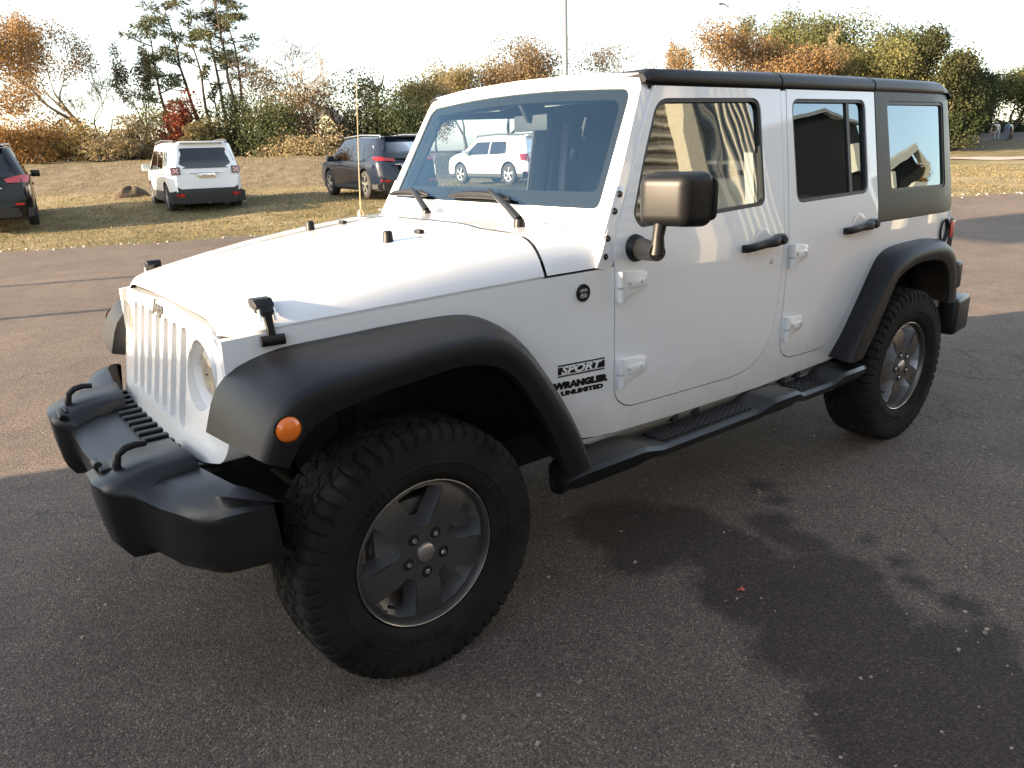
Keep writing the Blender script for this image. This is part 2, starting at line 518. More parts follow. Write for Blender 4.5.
for s in (1, -1):      # dark joint under the hood's edge
    xs_ = np.linspace(-.86, .40, 20)
    ib.loft([[(x, s * (hood_half(x) - .010), hood_gap(x) - .02) for x in xs_], [(x, s * (hood_half(x) - .012), hood_gap(x) + .012) for x in xs_]], False, False)
ib.loft([[(.398 - .10 * max(0, abs(y) - .40), y, 1.07) for y in np.linspace(-.47, .47, 12)], [(.392 - .10 * max(0, abs(y) - .40), y, 1.125) for y in np.linspace(-.47, .47, 12)]], False, False)
ib.box((-1.5, 0, .50), (3.2, 1.20, .08))
ib.box((-1.45, 0, .40), (3.7, .95, .10))
ib.box((.30, 0, .78), (.14, .95, .30))
ib.add([(-.90, .76, .5), (-.90, -.76, .5), (-.90, -.76, 1.24), (-.90, .76, 1.24)], [(0, 1, 2, 3)])
ib.build('chassis', M['black'], JEEP, smooth=0, fix=False)

# axles and suspension seen under the car
for cx in (0, -WB):
    ax = MB()
    ax.tube([(cx, -.72, .40), (cx, .72, .40)], .045, 12)
    ax.lathe([(0, -.13), (.10, -.10), (.14, 0), (.10, .10), (0, .13)], (cx + .03, .12, .40), 'X', 20)
    for s in (1, -1):
        ax.tube([(cx - .02, s * .50, .36), (cx - .7 if cx == 0 else cx + .7, s * .42, .48)], .025, 8)
        ax.tube([(cx + .10, s * .55, .36), (cx + .04, s * .52, .80)], .030, 10)
    ax.build('axle', M['black'], JEEP)
ax = MB(); ax.tube([(.14, -.66, .43), (.14, .66, .47)], .02, 8); ax.build('steering_link', M['black'], JEEP)
ax = MB(); ax.tube([(-3.3, -.25, .45), (-2.7, -.35, .47)], .09, 12); ax.build('muffler', M['black'], JEEP)

# hood
rings = [[hood_pt(x, t) for t in TS] for x in [-.592, -.55, -.45, -.35, -.25, -.15, -.05, .05, .13, .20, .26, .30, .33, .355, .375, .390, .400, .405]]
hb = MB(); hb.loft(rings, closed=False, caps=False)
hb.loft([rings[0], [(p[0] - .002, p[1], p[2] - .02) for p in rings[0]]], closed=False, caps=False)
hb.loft([rings[-1], [(p[0], p[1], p[2] - .006) for p in rings[-1]]], closed=False, caps=False)
for k in (0, -1):
    e = [r[k] for r in rings]
    hb.loft([e, [(p[0], p[1] * .985, p[2] - .012) for p in e]], closed=False, caps=False)
hood = hb.build('hood', M['white'], JEEP, smooth=40, fix=False)
for s in (1, -1):
    # latch: broad cap on the hood's shoulder, narrowing strap, pivot on the fender side
    l = MB()
    st = [(.548, 1.156, .050, .020), (.556, 1.164, .054, .026), (.584, 1.162, .054, .030), (.598, 1.150, .052, .030), (.601, 1.146, .040, .026), (.612, 1.136, .038, .024), (.615, 1.130, .022, .016), (.624, 1.096, .020, .014), (.630, 1.072, .022, .014)]
    rings = []
    for i, (y, z, wd_, th_) in enumerate(st):
        y2, z2 = st[min(i + 1, len(st) - 1)][:2]; y1, z1 = st[max(i - 1, 0)][:2]
        t = Vector((0, y2 - y1, z2 - z1)).normalized(); nn = Vector((0, -t.z, t.y)) if t.y > 0 else Vector((0, t.z, -t.y))
        if nn.z < 0 and abs(nn.z) > .3: nn = -nn
        c = Vector((.294, y, z))
        rings.append([c + Vector((sx * wd_ / 2, 0, 0)) + nn * (sn * th_ / 2) for sx, sn in ((-1, -1), (1, -1), (1, 1), (-1, 1))])
    l.loft(rings)
    l.v = [(x, s * y, z) for x, y, z in l.v]
    lo = l.build('hood_latch', M['trim'], hood, bevel=.003)
    l = MB(); l.tube([(.326, s * .628, 1.066), (.262, s * .638, 1.066)], .0155, 12)
    l.build('latch_pivot', M['trim'], lo)
    for dx in (-.021, .021):
        l = MB(); l.tube([(.294 + dx, s * .610, 1.150), (.294 + dx, s * .622, 1.118)], .0045, 8)
        l.build('latch_clip', M['silver'], lo)
    l = MB(); q = hood_pt(-.264, .318 / hood_half(-.264))
    l.lathe([(0, .036), (.012, .036), (.016, .030), (.019, -.01)], (-.264, s * .318, q[2]), 'Z', 16)
    l.build('rubber_stop', M['trim'], hood)
    q = hood_pt(-.40, .42)
    l = MB(); l.box((-.40, s * .30, q[2] + .006), (.022, .04, .014)); l.build('washer_nozzle', M['trim'], hood, bevel=.004)

# grille
def gx(y, z):
    return .436 + (1.06 - z) * .17 - .13 * max(0, abs(y) - .22) ** 2 - .9 * max(0, z - 1.085) ** 1.5 - 1.2 * max(0, abs(y) - .45) ** 2
def gfn(y, z): return (gx(y, z), y, z)
GO = [(-.470, 1.096), (0, 1.116), (.470, 1.096), (.540, 1.045), (.585, .96), (.600, .86), (.590, .76), (.570, .722), (.47, .705), (0, .690), (-.47, .705), (-.570, .722), (-.590, .76), (-.600, .86), (-.585, .96), (-.540, 1.045)]
GO = fillet(GO, .05, 4)
slots = []
for i in range(7):
    y0 = (i - 3) * .0965
    slots.append(fillet([(y0 - .029, 1.070), (y0 + .029, 1.070), (y0 + .029, .762), (y0 - .029, .762)], .027, 5))
HL = []
for s in (1, -1):
    HL.append([(s * .432 + .104 * math.cos(a), .955 + .104 * math.sin(a)) for a in np.linspace(0, 2 * math.pi, 40, endpoint=False)])
gr = panel('grille', GO, slots + HL, gfn, (-.075, 0, 0), M['white'], JEEP, [k * .05 - .6 for k in range(25)], [.70 + .03 * k for k in range(15)], smooth=30)
g2 = MB(); g2.add([(.355, -.36, 1.08), (.355, .36, 1.08), (.41, .36, .74), (.41, -.36, .74)], [(0, 1, 2, 3)])
for k in range(30):
    zz = .75 + k * .0112; xx = .357 + (1.08 - zz) * .16
    g2.box((xx, 0, zz), (.004, .70, .003))
g2.build('grille_mesh', M['black'], gr, fix=False)
def text_mesh(txt, size, bold=0, shear=0, depth=.001, xs=1.0):
    c = bpy.data.curves.new('lettering', 'FONT'); c.body = txt; c.size = size; c.shear = shear; c.offset = bold; c.extrude = depth
    c.align_x = 'CENTER'; c.align_y = 'CENTER'; c.resolution_u = 3
    o = bpy.data.objects.new('lettering', c); COL.objects.link(o)
    dg = bpy.context.evaluated_depsgraph_get(); dg.update()
    me = bpy.data.meshes.new_from_object(o.evaluated_get(dg))
    bpy.data.objects.remove(o); bpy.data.curves.remove(c)
    vs = [(v.co.x * xs, v.co.y, v.co.z) for v in me.vertices]; fs = [tuple(p.vertices) for p in me.polygons]
    bpy.data.meshes.remove(me); return vs, fs
def lettering(name, txt, size, fn, mat, parent, bold=0, shear=0, xs=1.0, depth=.001, wid=None):
    vs, fs = text_mesh(txt, size, bold, shear, depth, xs)
    if wid:
        x0 = min(v[0] for v in vs); x1 = max(v[0] for v in vs); k = wid / (x1 - x0); c = (x0 + x1) / 2
        vs = [((v[0] - c) * k, v[1], v[2]) for v in vs]
    mb = MB(); mb.add([fn(*v) for v in vs], fs)
    return mb.build(name, mat, parent, smooth=0)
lettering('grille_lettering', 'Jeep', .052, lambda x, y, z: (gx(x, 1.090 + y) + .002 + z, x, 1.090 + y), pm('dark_emblem', (.09, .09, .09), .35, metal=.5), gr, bold=.002, wid=.125, depth=.003)
for s in (1, -1):
    h = MB()
    x0 = gx(.432, .955)
    h.lathe([(.104, x0 - .045), (.100, x0 - .030), (.094, x0 - .036), (.092, x0 - .060), (.05, x0 - .11), (0, x0 - .12)], (0, s * .432, .955), 'X', 40)
    hd = h.build('headlight', M['headlens'], JEEP)
    h = MB(); h.lathe([(.092, x0 - .050), (.08, x0 - .030), (.05, x0 - .016), (0, x0 - .010)], (0, s * .432, .955), 'X', 40)
    h.build('lens', M['clear'], hd)
    h = MB(); h.lathe([(.106, x0 - .05), (.106, x0 - .022), (.101, x0 - .010), (.094, x0 - .030), (.093, x0 - .05)], (0, s * .432, .955), 'X', 40)
    h.build('lamp_ring', M['white'], hd)
    h = MB(); h.lathe([(0, x0 - .045), (.020, x0 - .050), (.022, x0 - .10)], (0, s * .432, .955), 'X', 20)
    h.build('bulb_shield', M['chrome'], hd)

# fender flares
def flare(I, C, L, yc, s, inner, front):
    mb = MB(); rings = []
    n = len(I)
    for k in range(n):
        i, c, l = I[k], C[k], L[k]
        yi = inner(i) - .004
        cx, cz = (0, .42) if front else (-WB, .42)
        def out(p, d):
            v = np.array((p[0] - cx, p[1] - cz)); v = v / np.linalg.norm(v); return p + v * d
        e = c + (l - c) * .06
        m1 = i + (c - i) * .35; m2 = i + (c - i) * .72; m3 = i + (c - i) * .92
        bow = .010
        m1 = out(m1, bow); m2 = out(m2, bow * 1.1); m3 = out(m3, bow * .4)
        yy = [yi, yi + (yc - yi) * .35, yi + (yc - yi) * .72, yi + (yc - yi) * .93, yc - .001, yc + .006, yc + .004, yc - .004, yc - .022, yc - .03, yi - (.10 if (k > 9 or not front) else .01)]
        q = [i, m1, m2, m3, c + (l - c) * .03, c + (l - c) * .14, c + (l - c) * .55, c + (l - c) * .93, l, l + (c - l) * .2, i + (l - i) * .45]
        rings.append([(p[0], s * y, p[1]) for p, y in zip(q, yy)])
    mb.loft(rings, closed=True, caps=True)
    return mb
for s in (1, -1):
    f = flare(FI, FC, FL, .930, s, lambda p: ys(min(p[0], .50), min(p[1], 1.1)), True).build('fender_flare', M['trim'], JEEP, smooth=50)
    mk = MB(); mk.lathe([(0, .016), (.020, .014), (.031, .007), (.034, 0), (.034, -.01)], (.394, 0, .912), 'Y', 24)
    mk.v = [(x, s * (.936 + y), z) for x, y, z in mk.v]
    mk.build('marker_lamp', M['amber'], f)
    mk = MB(); mk.lathe([(.034, .004), (.039, .004), (.040, -.006)], (.394, 0, .912), 'Y', 24)
    mk.v = [(x, s * (.936 + y), z) for x, y, z in mk.v]
    mk.build('lamp_ring', M['black'], f)
    flare(RI, RC, RL, .930, s, lambda p: ys(p[0], min(p[1], 1.1)), False).build('fender_flare', M['trim'], JEEP, smooth=50)

# doors with windows, hinges, handles
def seal_ring(name, outer, w_, off, s, mat, parent, depth=.012):
    inn = inset(outer, w_)
    return panel(name, outer, [inn], side(off, s), (0, -depth * s, 0), mat, parent, [], CV + [1.3, 1.4, 1.5, 1.6, 1.7], flip=(s > 0))
def handle(x0, x1, z0, z1, s, parent):
    y = lambda x, z: ys(x, z)
    d = MB()   # round dish behind the pull
    xm = (x0 + x1) / 2 - .01; zm = (z0 + z1) / 2
    d.lathe([(.062, .0012), (.058, .003), (.045, .0015), (0, .001)], (xm, ys(xm, zm), zm), 'Y', 32)
    d.v = [(x, s * yy, z) for x, yy, z in d.v]
    d.build('handle_dish', M['white'], parent)
    h = MB()
    pts = []
    for t in np.linspace(0, 1, 9):
        x = x0 + (x1 - x0) * t; z = z0 + (z1 - z0) * t
        pts.append((x, z))
    rings = []
    for i, (x, z) in enumerate(pts):
        t = i / 8
        ht = .030 + .016 * max(0, (t - .55) / .45) ; dp = .030
        o0 = .012 if 0 < i < 7 else -.002
        yb = ys(x, z)
        o1 = o0 + dp + (.010 if t > .6 else 0)
        if i == 0: o1 = .030
        rings.append([(x, s * (yb + o0), z - ht / 2), (x, s * (yb + o1 - .006), z - ht / 2), (x, s * (yb + o1), z - ht / 2 + .008), (x, s * (yb + o1), z + ht / 2 - .008), (x, s * (yb + o1 - .006), z + ht / 2), (x, s * (yb + o0), z + ht / 2)])
    h.loft(rings)
    hd = h.build('door_handle', M['satin'], parent, bevel=.003)
    b = MB(); b.lathe([(0, .054), (.015, .053), (.018, .048), (.018, .03)], (x1 + .028, ys(x1, z1), z1), 'Y', 20)
    b.v = [(x, s * yy, z) for x, yy, z in b.v]
    b.build('push_button', M['trim'], hd)
def hinge(x0, x1, zt, zb, s, parent):
    h = MB(); zt2 = zt - .012; zb2 = zb + .022
    off = .016
    pl = [(x0, zt), (x1 + .02, zt - .008), (x1, zt - .016), (x1, zb2 + .014), (x0 - .03, zb + .006), (x0, zb)]
    h.prism(pl, lambda u, v, w_: (u, s * (ys(u, v) + off * (1 if u > x1 + .06 else .75) - w_), v), .018)
    h.box(((x0 + x1) / 2 - .015, s * (ys(x0, .9) + .014), (zt + zb) / 2 + .004), (abs(x1 - x0) * .55, .010, .030))
    o = h.build('hinge', M['white'], parent, bevel=.003)
    h = MB(); h.tube([(x0 - .008, s * (ys(x0, .9) + .016), zt + .002), (x0 - .008, s * (ys(x0, .9) + .016), zb - .004)], .0125, 14)
    h.build('hinge_barrel', M['white'], o)
    h = MB(); zm = zb + (zt - zb) * .45
    h.tube([(x0 - .008, s * (ys(x0, .9) + .016), zm + .004), (x0 - .008, s * (ys(x0, .9) + .016), zm - .004)], .0135, 14)
    h.build('hinge_pin', M['greytrim'], o)
    for k in (.35, .75):
        xx = x0 + (x1 - x0) * k; h = MB()
        h.lathe([(0, .022), (.005, .021), (.006, .016)], (xx, ys(xx, .9), (zt + zb) / 2 + .006), 'Y', 10)
        h.v = [(x, s * y, z) for x, y, z in h.v]; h.build('hinge_bolt', M['greytrim'], o)

for s in (1, -1):
    for kind, DO, WI in (('front', FDOOR, FWIN), ('rear', RDOOR, RWIN)):
        dp = inset(DO, .0045)
        door = panel('door', dp, [WI], side(.0015, s), (0, -.022 * s, 0), M['white'], JEEP, [x * .1 - 2.8 for x in range(22)], CV + [1.35, 1.45, 1.55, 1.65], flip=(s > 0))
        wi = inset(WI, -.002)
        w_ = seal_ring('window_seal', wi, .016, -.003, s, M['seal'], door)
        gp = panel('window', inset(WI, .010), [], side(-.016, s), (0, -.004 * s, 0), (M['fglass'] if s > 0 else M['pglass']) if kind == 'front' else M['tglass'], door, [], [1.3, 1.4, 1.5, 1.6, 1.7], flip=(s > 0), rim=False)
        # pale edge of the pressed recess below the window
        if kind == 'front':
            handle(-1.605, -1.865, 1.140, 1.158, s, door)
            hinge(-.884, -1.034, 1.133, 1.030, s, door); hinge(-.888, -1.044, .816, .714, s, door)
            k = MB(); k.lathe([(0, .006), (.010, .006), (.012, .002)], (-1.818, ys(-1.8, 1.07), 1.068), 'Y', 16)
            k.v = [(x, s * y, z) for x, y, z in k.v]; k.build('door_lock', M['silver'], door)
        else:
            handle(-2.378, -2.632, 1.145, 1.162, s, door)
            hinge(-1.938, -2.078, 1.125, 1.028, s, door); hinge(-1.940, -2.086, .806, .706, s, door)
            b = MB()
            b.prism([(-2.494, 1.724), (-2.470, 1.724), (-2.462, 1.298), (-2.484, 1.298)], lambda u, v, q: (u, s * (ys(u, v, -.008) - q), v), .008)
            b.build('window_bar', M['seal'], door)
    # cheater panel in front of the mirror (black corner of the front window)
# mirror on the driver's side (the other one is folded away out of sight)
for s in (1,):
    base = MB()
    base.lathe([(0, .035), (.030, .035), (.044, .022), (.050, 0)], (-.985, ys(-.985, 1.205), 1.205), 'Y', 28)
    rings = []
    for t in np.linspace(0, 1, 7):
        c = Vector((-.985, .80 + .02, 1.205)).lerp(Vector((-.815, 1.045, 1.228)), t)
        a = .034 - .008 * t; bb = .040 - .012 * t
        dirv = Vector((.17, .225, .02)).normalized(); u = Vector((0, 0, 1)); v = dirv.cross(u).normalized()
        rings.append([c + v * a * math.cos(q) + u * bb * math.sin(q) for q in np.linspace(0, 2 * math.pi, 14, endpoint=False)])
    base.loft(rings)
    base.tube([(-.825, 1.035, 1.22), (-.828, 1.035, 1.275), (-.835, 1.038, 1.325)], [.026, .019, .022], 14)
    base.v = [(x, s * y, z) for x, y, z in base.v]
    mi = base.build('wing_mirror', M['mirrorp'], JEEP, smooth=45)
    # housing: rounded box, deeper on the outer side
    hb = bmesh.new(); bmesh.ops.create_cube(hb, size=1)
    for v in hb.verts:
        v.co = Vector((v.co.x * .125, v.co.y * .220, v.co.z * .172))
        if v.co.x > 0: v.co.z *= .90; v.co.y = v.co.y * .78 - .012
    bmesh.ops.bevel(hb, geom=hb.edges[:], offset=.034, segments=5, profile=.55, affect='EDGES', clamp_overlap=True)
    Rm = Matrix.Rotation(rad(10), 3, 'Z')
    for v in hb.verts:
        p = Rm @ v.co + Vector((-.870, 1.062, 1.388)); v.co = Vector((p.x, s * p.y, p.z))
    if s < 0: bmesh.ops.reverse_faces(hb, faces=hb.faces)
    me = bpy.data.meshes.new('mirror_housing'); hb.to_mesh(me); hb.free(); me.materials.append(M['mirrorp']); finish(me, 40)
    o = bpy.data.objects.new('mirror_housing', me); COL.objects.link(o); o.parent = mi
    g = MB(); g.add([(-.940, s * (1.062 + a), 1.388 + b) for a, b in fillet([(-.11, -.065), (.11, -.065), (.11, .065), (-.11, .065)], .03)], [tuple(range(28))])
    g.build('mirror_glass', M['chrome'], mi, fix=False)
# windscreen frame and glass (a sloping plane)
def wsx(z): return -.868 - .542 * (z - 1.347)
def wfn(d=0.0): return lambda y, z: (wsx(z) + d + .10 * 0 - .035 * (y / .7) ** 2 + .016, y, z)
WO = [(-.795, 1.157), (-.795, 1.20), (-.742, 1.50), (-.694, 1.752), (-.660, 1.790), (-.40, 1.808), (0, 1.815), (.40, 1.808), (.660, 1.790), (.694, 1.752), (.742, 1.50), (.795, 1.20), (.795, 1.157)]
WO = [(u, v + (.008 if v > 1.78 else 0)) for u, v in WO]
WO = WO[:3] + WO[3:10] + WO[10:]
WH = fillet([(-.708, 1.343), (-.655, 1.748), (-.33, 1.766), (0, 1.772), (.33, 1.766), (.655, 1.748), (.708, 1.343), (0, 1.347)], [.03, .05, .2, .2, .2, .05, .03, .2], 6)
wf = panel('windscreen_frame', WO, [WH], wfn(), (-.062, 0, -.022), M['white'], JEEP, [k * .1 - .7 for k in range(15)], [1.2 + .06 * k for k in range(11)], smooth=35)
WI = inset(WH, .001)
fr = panel('windscreen_border', inset(WH, -.002), [fillet([(-.660, 1.398), (-.615, 1.712), (0, 1.735), (.615, 1.712), (.660, 1.398)], [.03, .05, .3, .05, .03], 6)], wfn(-.014), (-.003, 0, 0), M['sticker'], wf, [k * .1 - .7 for k in range(15)], [1.35, 1.45, 1.55, 1.65])
panel('windscreen_glass', inset(WH, -.003), [], wfn(-.008), (-.004, 0, 0), M['wglass'], wf, [k * .1 - .7 for k in range(15)], [1.35, 1.45, 1.55, 1.65], rim=False)
for s in (1, -1):
    for (bx, bz) in ((-.941, 1.393), (-.908, 1.338), (-.862, 1.25), (-.845, 1.19)):
        b = MB(); b.lathe([(0, .010), (.004, .010), (.005, .007), (.010, .006), (.0125, 0)], (bx + .008, ys(bx, bz) + .002, bz), 'Y', 14)
        b.v = [(x, s * y, z) for x, y, z in b.v]; b.build('frame_bolt', M['satin'], wf)
    # bracket carrying the bolts
    br = MB(); br.prism([(-.80, 1.160), (-.865, 1.160), (-.872, 1.25), (-.965, 1.42), (-.925, 1.42), (-.845, 1.27)], lambda u, v, q: (u, s * (ys(u, v, .002) - q), v), .012)
    br.build('hinge_bracket', M['white'], wf, bevel=.001)
    for (bx, by) in ((-.795, .60), (-.775, .655)):
        b = MB(); b.lathe([(0, .006), (.008, .005), (.010, 0)], (bx, s * by, hood_top(bx) + .002), 'Z', 12); b.build('cowl_bolt', M['silver'], wf)
# wipers
for (ba, tip, b0, b1) in (((-.755, -.21, 1.285), (-.872, -.50, 1.378), (-.862, -.69, 1.360), (-.862, -.345, 1.365)), ((-.715, .478, 1.285), (-.868, .115, 1.383), (-.860, -.175, 1.366), (-.858, .255, 1.368))):
    wv = MB()
    ba, tip, b0, b1 = map(Vector, (ba, tip, b0, b1))
    wv.lathe([(0, .028), (.018, .026), (.022, .010), (.024, -.02)], ba, 'Z', 16)
    m1 = ba.lerp(tip, .3) + Vector((.01, 0, .03)); m2 = ba.lerp(tip, .7) + Vector((.012, 0, .02))
    wv.tube([ba + Vector((0, 0, .022)), m1, m2, tip + Vector((.014, 0, .012))], [.016, .014, .011, .008], 8)
    wi = wv.build('wiper', M['satin'], JEEP)
    wv = MB()
    pts = [b0.lerp(b1, t) + Vector((.016 * 4 * t * (1 - t) * .3 + .008, 0, .010 * 4 * t * (1 - t))) for t in np.linspace(0, 1, 8)]
    wv.tube(pts, [.006, .013, .015, .016, .016, .015, .013, .006], 8)
    wv.build('wiper_blade', M['trim'], wi)
# antenna
a = MB(); za = hood_pt(-.69, -.9)[2]
a.lathe([(0, .035), (.010, .035), (.016, .01), (.022, -.02)], (-.69, -.70, za), 'Z', 14)
a.tube([(-.69, -.70, za), (-.70, -.70, za + .2), (-.725, -.70, 1.86)], [.0032, .0026, .0018], 6)
a.build('antenna', pm('brass_rod', (.45, .36, .22), .4, metal=.6), JEEP)

# hardtop
rings = []
hx = [-1.118, -1.122, -1.15, -1.25, -1.6, -1.95, -2.3, -2.714, -3.0, -3.2, -3.42, -3.50, -3.535, -3.545]
for x in hx:
    dz = 0; dy = 0
    if x > -1.14: dz = -.018
    if x < -3.4: dz = -.05 * ((-3.4 - x) / .145) ** 2; dy = -.012 * ((-3.4 - x) / .145) ** 2
    c = .018 * math.sin(min(1, max(0, (-1.12 - x) / 1.4)) * math.pi / 2)
    fk = 1 - min(1, max(0, (-1.12 - x) / .9))
    half = [(.702 + dy, 1.766), (.706 + dy, 1.772), (.704 + dy, 1.797 + dz), (.690 + dy, 1.811 + dz + c * .3), (.655, 1.819 + dz + c * .6 - .008 * fk), (.56, 1.825 + dz + c - .016 * fk), (.40, 1.832 + dz + c - .020 * fk), (.2, 1.838 + dz + c - .022 * fk), (0, 1.840 + dz + c - .022 * fk)]
    rings.append([(x, y, z) for y, z in half] + [(x, -y, z) for y, z in half[-2::-1]])
tp = MB(); tp.loft(rings, closed=False, caps=False)
tp.loft([rings[0], [(p[0] - .002, p[1] * .95, 1.764) for p in rings[0]]], closed=False, caps=False)
tp.add([(-1.12, .70, 1.768), (-1.12, -.70, 1.768), (-3.5, -.70, 1.768), (-3.5, .70, 1.768)], [(0, 1, 2, 3)])
# rear face of the top
tp.loft([rings[-1], [(-3.555, p[1], 1.74) for p in rings[-1]]], closed=False, caps=False)
top = tp.build('hardtop', M['satin'], JEEP, smooth=40, fix=False)
for x in (-1.95, -2.714):
    r = min(rings, key=lambda q: abs(q[0][0] - x)); sm = MB()
    sm.tube([(p[0], p[1] * 1.0005, p[2] + .0004) for p in r], .0022, 6); sm.build('roof_seam', M['gap'], top)
for s in (1, -1):
    HO = [(-2.722, 1.768), (-2.704, 1.163), (-3.516, 1.161), (-3.555, 1.20), (-3.552, 1.5), (-3.535, 1.752), (-3.50, 1.768)]
    qp = panel('quarter_panel', HO, [QWIN], side(.001, s), (0, -.03 * s, 0), M['satin'], top, [x * .1 - 3.6 for x in range(10)], CV + [1.35, 1.45, 1.55, 1.65], flip=(s > 0))
    seal_ring('window_seal', inset(QWIN, -.002), .018, -.003, s, M['seal'], top)
    panel('window', inset(QWIN, .012), [], side(-.012, s), (0, 0, 0), M['tglass'], top, [], [1.4, 1.5, 1.6, 1.7], flip=(s > 0), rim=False)
rb = MB()
for s in (1, -1): rb.box((-3.535, s * .60, 1.46), (.05, .12, .60))
rb.box((-3.535, 0, 1.20), (.05, 1.24, .09)); rb.box((-3.535, 0, 1.72), (.05, 1.24, .09))
rb.build('rear_frame', M['satin'], top)
rb = MB(); rb.box((-3.53, 0, 1.46), (.01, 1.14, .48)); rb.build('rear_window', M['tglass'], top)

# fuel filler, rear lamps, rear bumper
for s in (1,):
    f = MB(); f.lathe([(.050, .010), (.046, .014), (.040, .004), (.038, -.012), (0, -.014)], (-3.425, ys(-3.42, 1.06), 1.06), 'Y', 32)
    f.v = [(x, y, z * 1.0 + (z - 1.06) * .35) for x, y, z in f.v]
    f.build('fuel_filler', M['trim'], JEEP)
for s in (1, -1):
    t = MB(); t.box((-3.548, s * .715, 1.035), (.07, .155, .165)); tl = t.build('tail_light', M['trim'], JEEP, bevel=.012)
    t = MB(); t.box((-3.586, s * .715, 1.045), (.014, .125, .125)); t.build('lens', M['redlens'], tl, bevel=.006)
    t = MB(); t.box((-3.545, s * .795, 1.06), (.05, .006, .09)); t.build('side_reflector', M['redlens'], tl, bevel=.002)
t = MB()
t.box((-3.68, 0, .585), (.20, 1.66, .17))
for s in (1, -1):
    t.box((-3.66, s * .80, .565), (.26, .14, .21), Matrix.Rotation(rad(8 * s), 3, 'Z'))
    t.box((-3.73, s * .745, .775), (.10, .10, .165))
t.box((-3.60, 0, .55), (.10, 1.2, .10))
t.build('rear_bumper', M['bumper'], JEEP, bevel=.025, segs=3)
# tailgate hinges are hidden; the spare wheel hangs on the tailgate (see wheels)

# running boards
for s in (1, -1):
    rb = MB(); rings = []
    sec = [(-.535, .84, .900, .470, .05), (-.56, .80, .925, .500, .07), (-.62, .775, .940, .512, .085), (-.90, .775, .940, .512, .085), (-.925, .775, .938, .508, .080), (-1.02, .775, .925, .484, .055), (-1.06, .775, .922, .482, .055), (-1.60, .775, .922, .482, .055), (-1.63, .775, .925, .484, .055), (-1.70, .775, .938, .510, .080), (-1.725, .775, .940, .513, .085), (-1.875, .775, .940, .513, .085), (-1.90, .775, .938, .508, .08), (-1.955, .775, .924, .484, .055), (-1.98, .775, .922, .482, .055), (-2.19, .775, .922, .482, .055), (-2.21, .775, .925, .485, .055), (-2.27, .775, .938, .512, .08), (-2.30, .775, .94, .515, .085), (-2.44, .775, .94, .515, .085), (-2.50, .79, .92, .505, .07), (-2.53, .84, .89, .475, .05)]
    for x, yi, yo, zt, th in sec:
        rings.append([(x, s * yi, zt - .004), (x, s * (yo - .035), zt), (x, s * (yo - .012), zt - .004), (x, s * yo, zt - .018), (x, s * (yo - .006), zt - .045), (x, s * (yo - .04), zt - th), (x, s * yi, zt - th)])
    rb.loft(rings)
    ro = rb.build('running_board', M['bumper'], JEEP, smooth=35)
    for x0, x1 in ((-1.05, -1.61), (-1.975, -2.195)):
        tr = MB()
        tr.box(((x0 + x1) / 2, s * .838, .483), (abs(x1 - x0), .105, .006))
        nn = int(abs(x1 - x0) / .02)
        for i in range(nn):
            for j in range(5):
                tr.box((x0 - .012 - i * .02, s * (.795 + .021 * j + (.01 if i % 2 else 0)), .4868), (.011, .008, .004), Matrix.Rotation(rad(45), 3, 'Z'))
        tr.build('step_tread', M['trim'], ro, fix=False)
    for x in (-.75, -1.25, -1.38, -2.0, -2.12):
        br = MB(); br.box((x, s * .762, .500), (.03, .05, .03)); br.build('board_bracket', M['black'], ro)

# front bumper
bp = MB(); rings = []
half = [  # y, rear x, front x, rear top z, crest z, face x, bottom x, bottom z
    (.0, .555, .728, .694, .664, .722, .705, .520), (.262, .545, .722, .694, .664, .716, .700, .520), (.272, .535, .735, .722, .682, .730, .708, .505),
    (.292, .528, .766, .738, .694, .758, .735, .480), (.400, .522, .768, .740, .694, .760, .735, .474), (.485, .515, .752, .742, .700, .746, .722, .476),
    (.500, .510, .728, .734, .694, .722, .700, .482), (.512, .508, .692, .708, .676, .686, .670, .492), (.65, .500, .655, .722, .676, .645, .634, .492),
    (.760, .490, .600, .732, .668, .592, .580, .498), (.795, .478, .574, .736, .668, .568, .556, .502), (.850, .452, .512, .728, .690, .502, .494, .525), (.893, .428, .450, .716, .706, .450, .450, .552)]
def brow(q, s):
    y, xr, xf, zr, zc, xm, xb, zb = q
    return [(xr, s * y, zr), (xr + (xf - xr) * .55, s * y, zr - (zr - zc) * .18), (xf - .035, s * y, zc + (zr - zc) * .30), (xf, s * y, zc), (xm + .004, s * y, zc - .02), (xm, s * y, (zc + zb) / 2 + .02), (xb + .012, s * y, zb + .04), (xb - .01, s * y, zb + .006), (xb - .05, s * y, zb), (xr, s * y, zb + .03)]
allh = [(q, -1) for q in half[::-1]] + [(q, 1) for q in half[1:]]
bp.loft([brow(q, s) for q, s in allh])
fb = bp.build('front_bumper', M['bumper'], JEEP, smooth=64)
for s in (1, -1):
    h = MB(); y = s * .385
    h.tube([(.690, y, .66), (.697, y, .725), (.690, y, .757), (.668, y, .772), (.640, y, .776), (.612, y * .99, .772)], [.0125, .012, .0115, .011, .0105, .009], 10)
    h.build('tow_hook', M['satin'], fb)
    h = MB(); h.box((.668, y, .712), (.085, .060, .010), Matrix.Rotation(rad(8), 3, 'Y')); h.build('hook_well', M['gap'], fb, bevel=.003)
    h = MB(); h.tube([(.735, y - s * .06, .716), (.735, y + s * -.125, .708)], .013, 10); h.box((.722, y - s * .05, .710), (.03, .07, .016)); h.build('hook_mount', M['satin'], fb, bevel=.003)
# ribbed cover between bumper and grille
c = MB(); c.box((.515, 0, .688), (.13, 1.06, .012))
for i in range(15):
    y = (i - 7) * .068
    c.box((.520, y, .698), (.105, .030, .014))
c.build('bumper_cover', M['trim'], fb, bevel=.003)

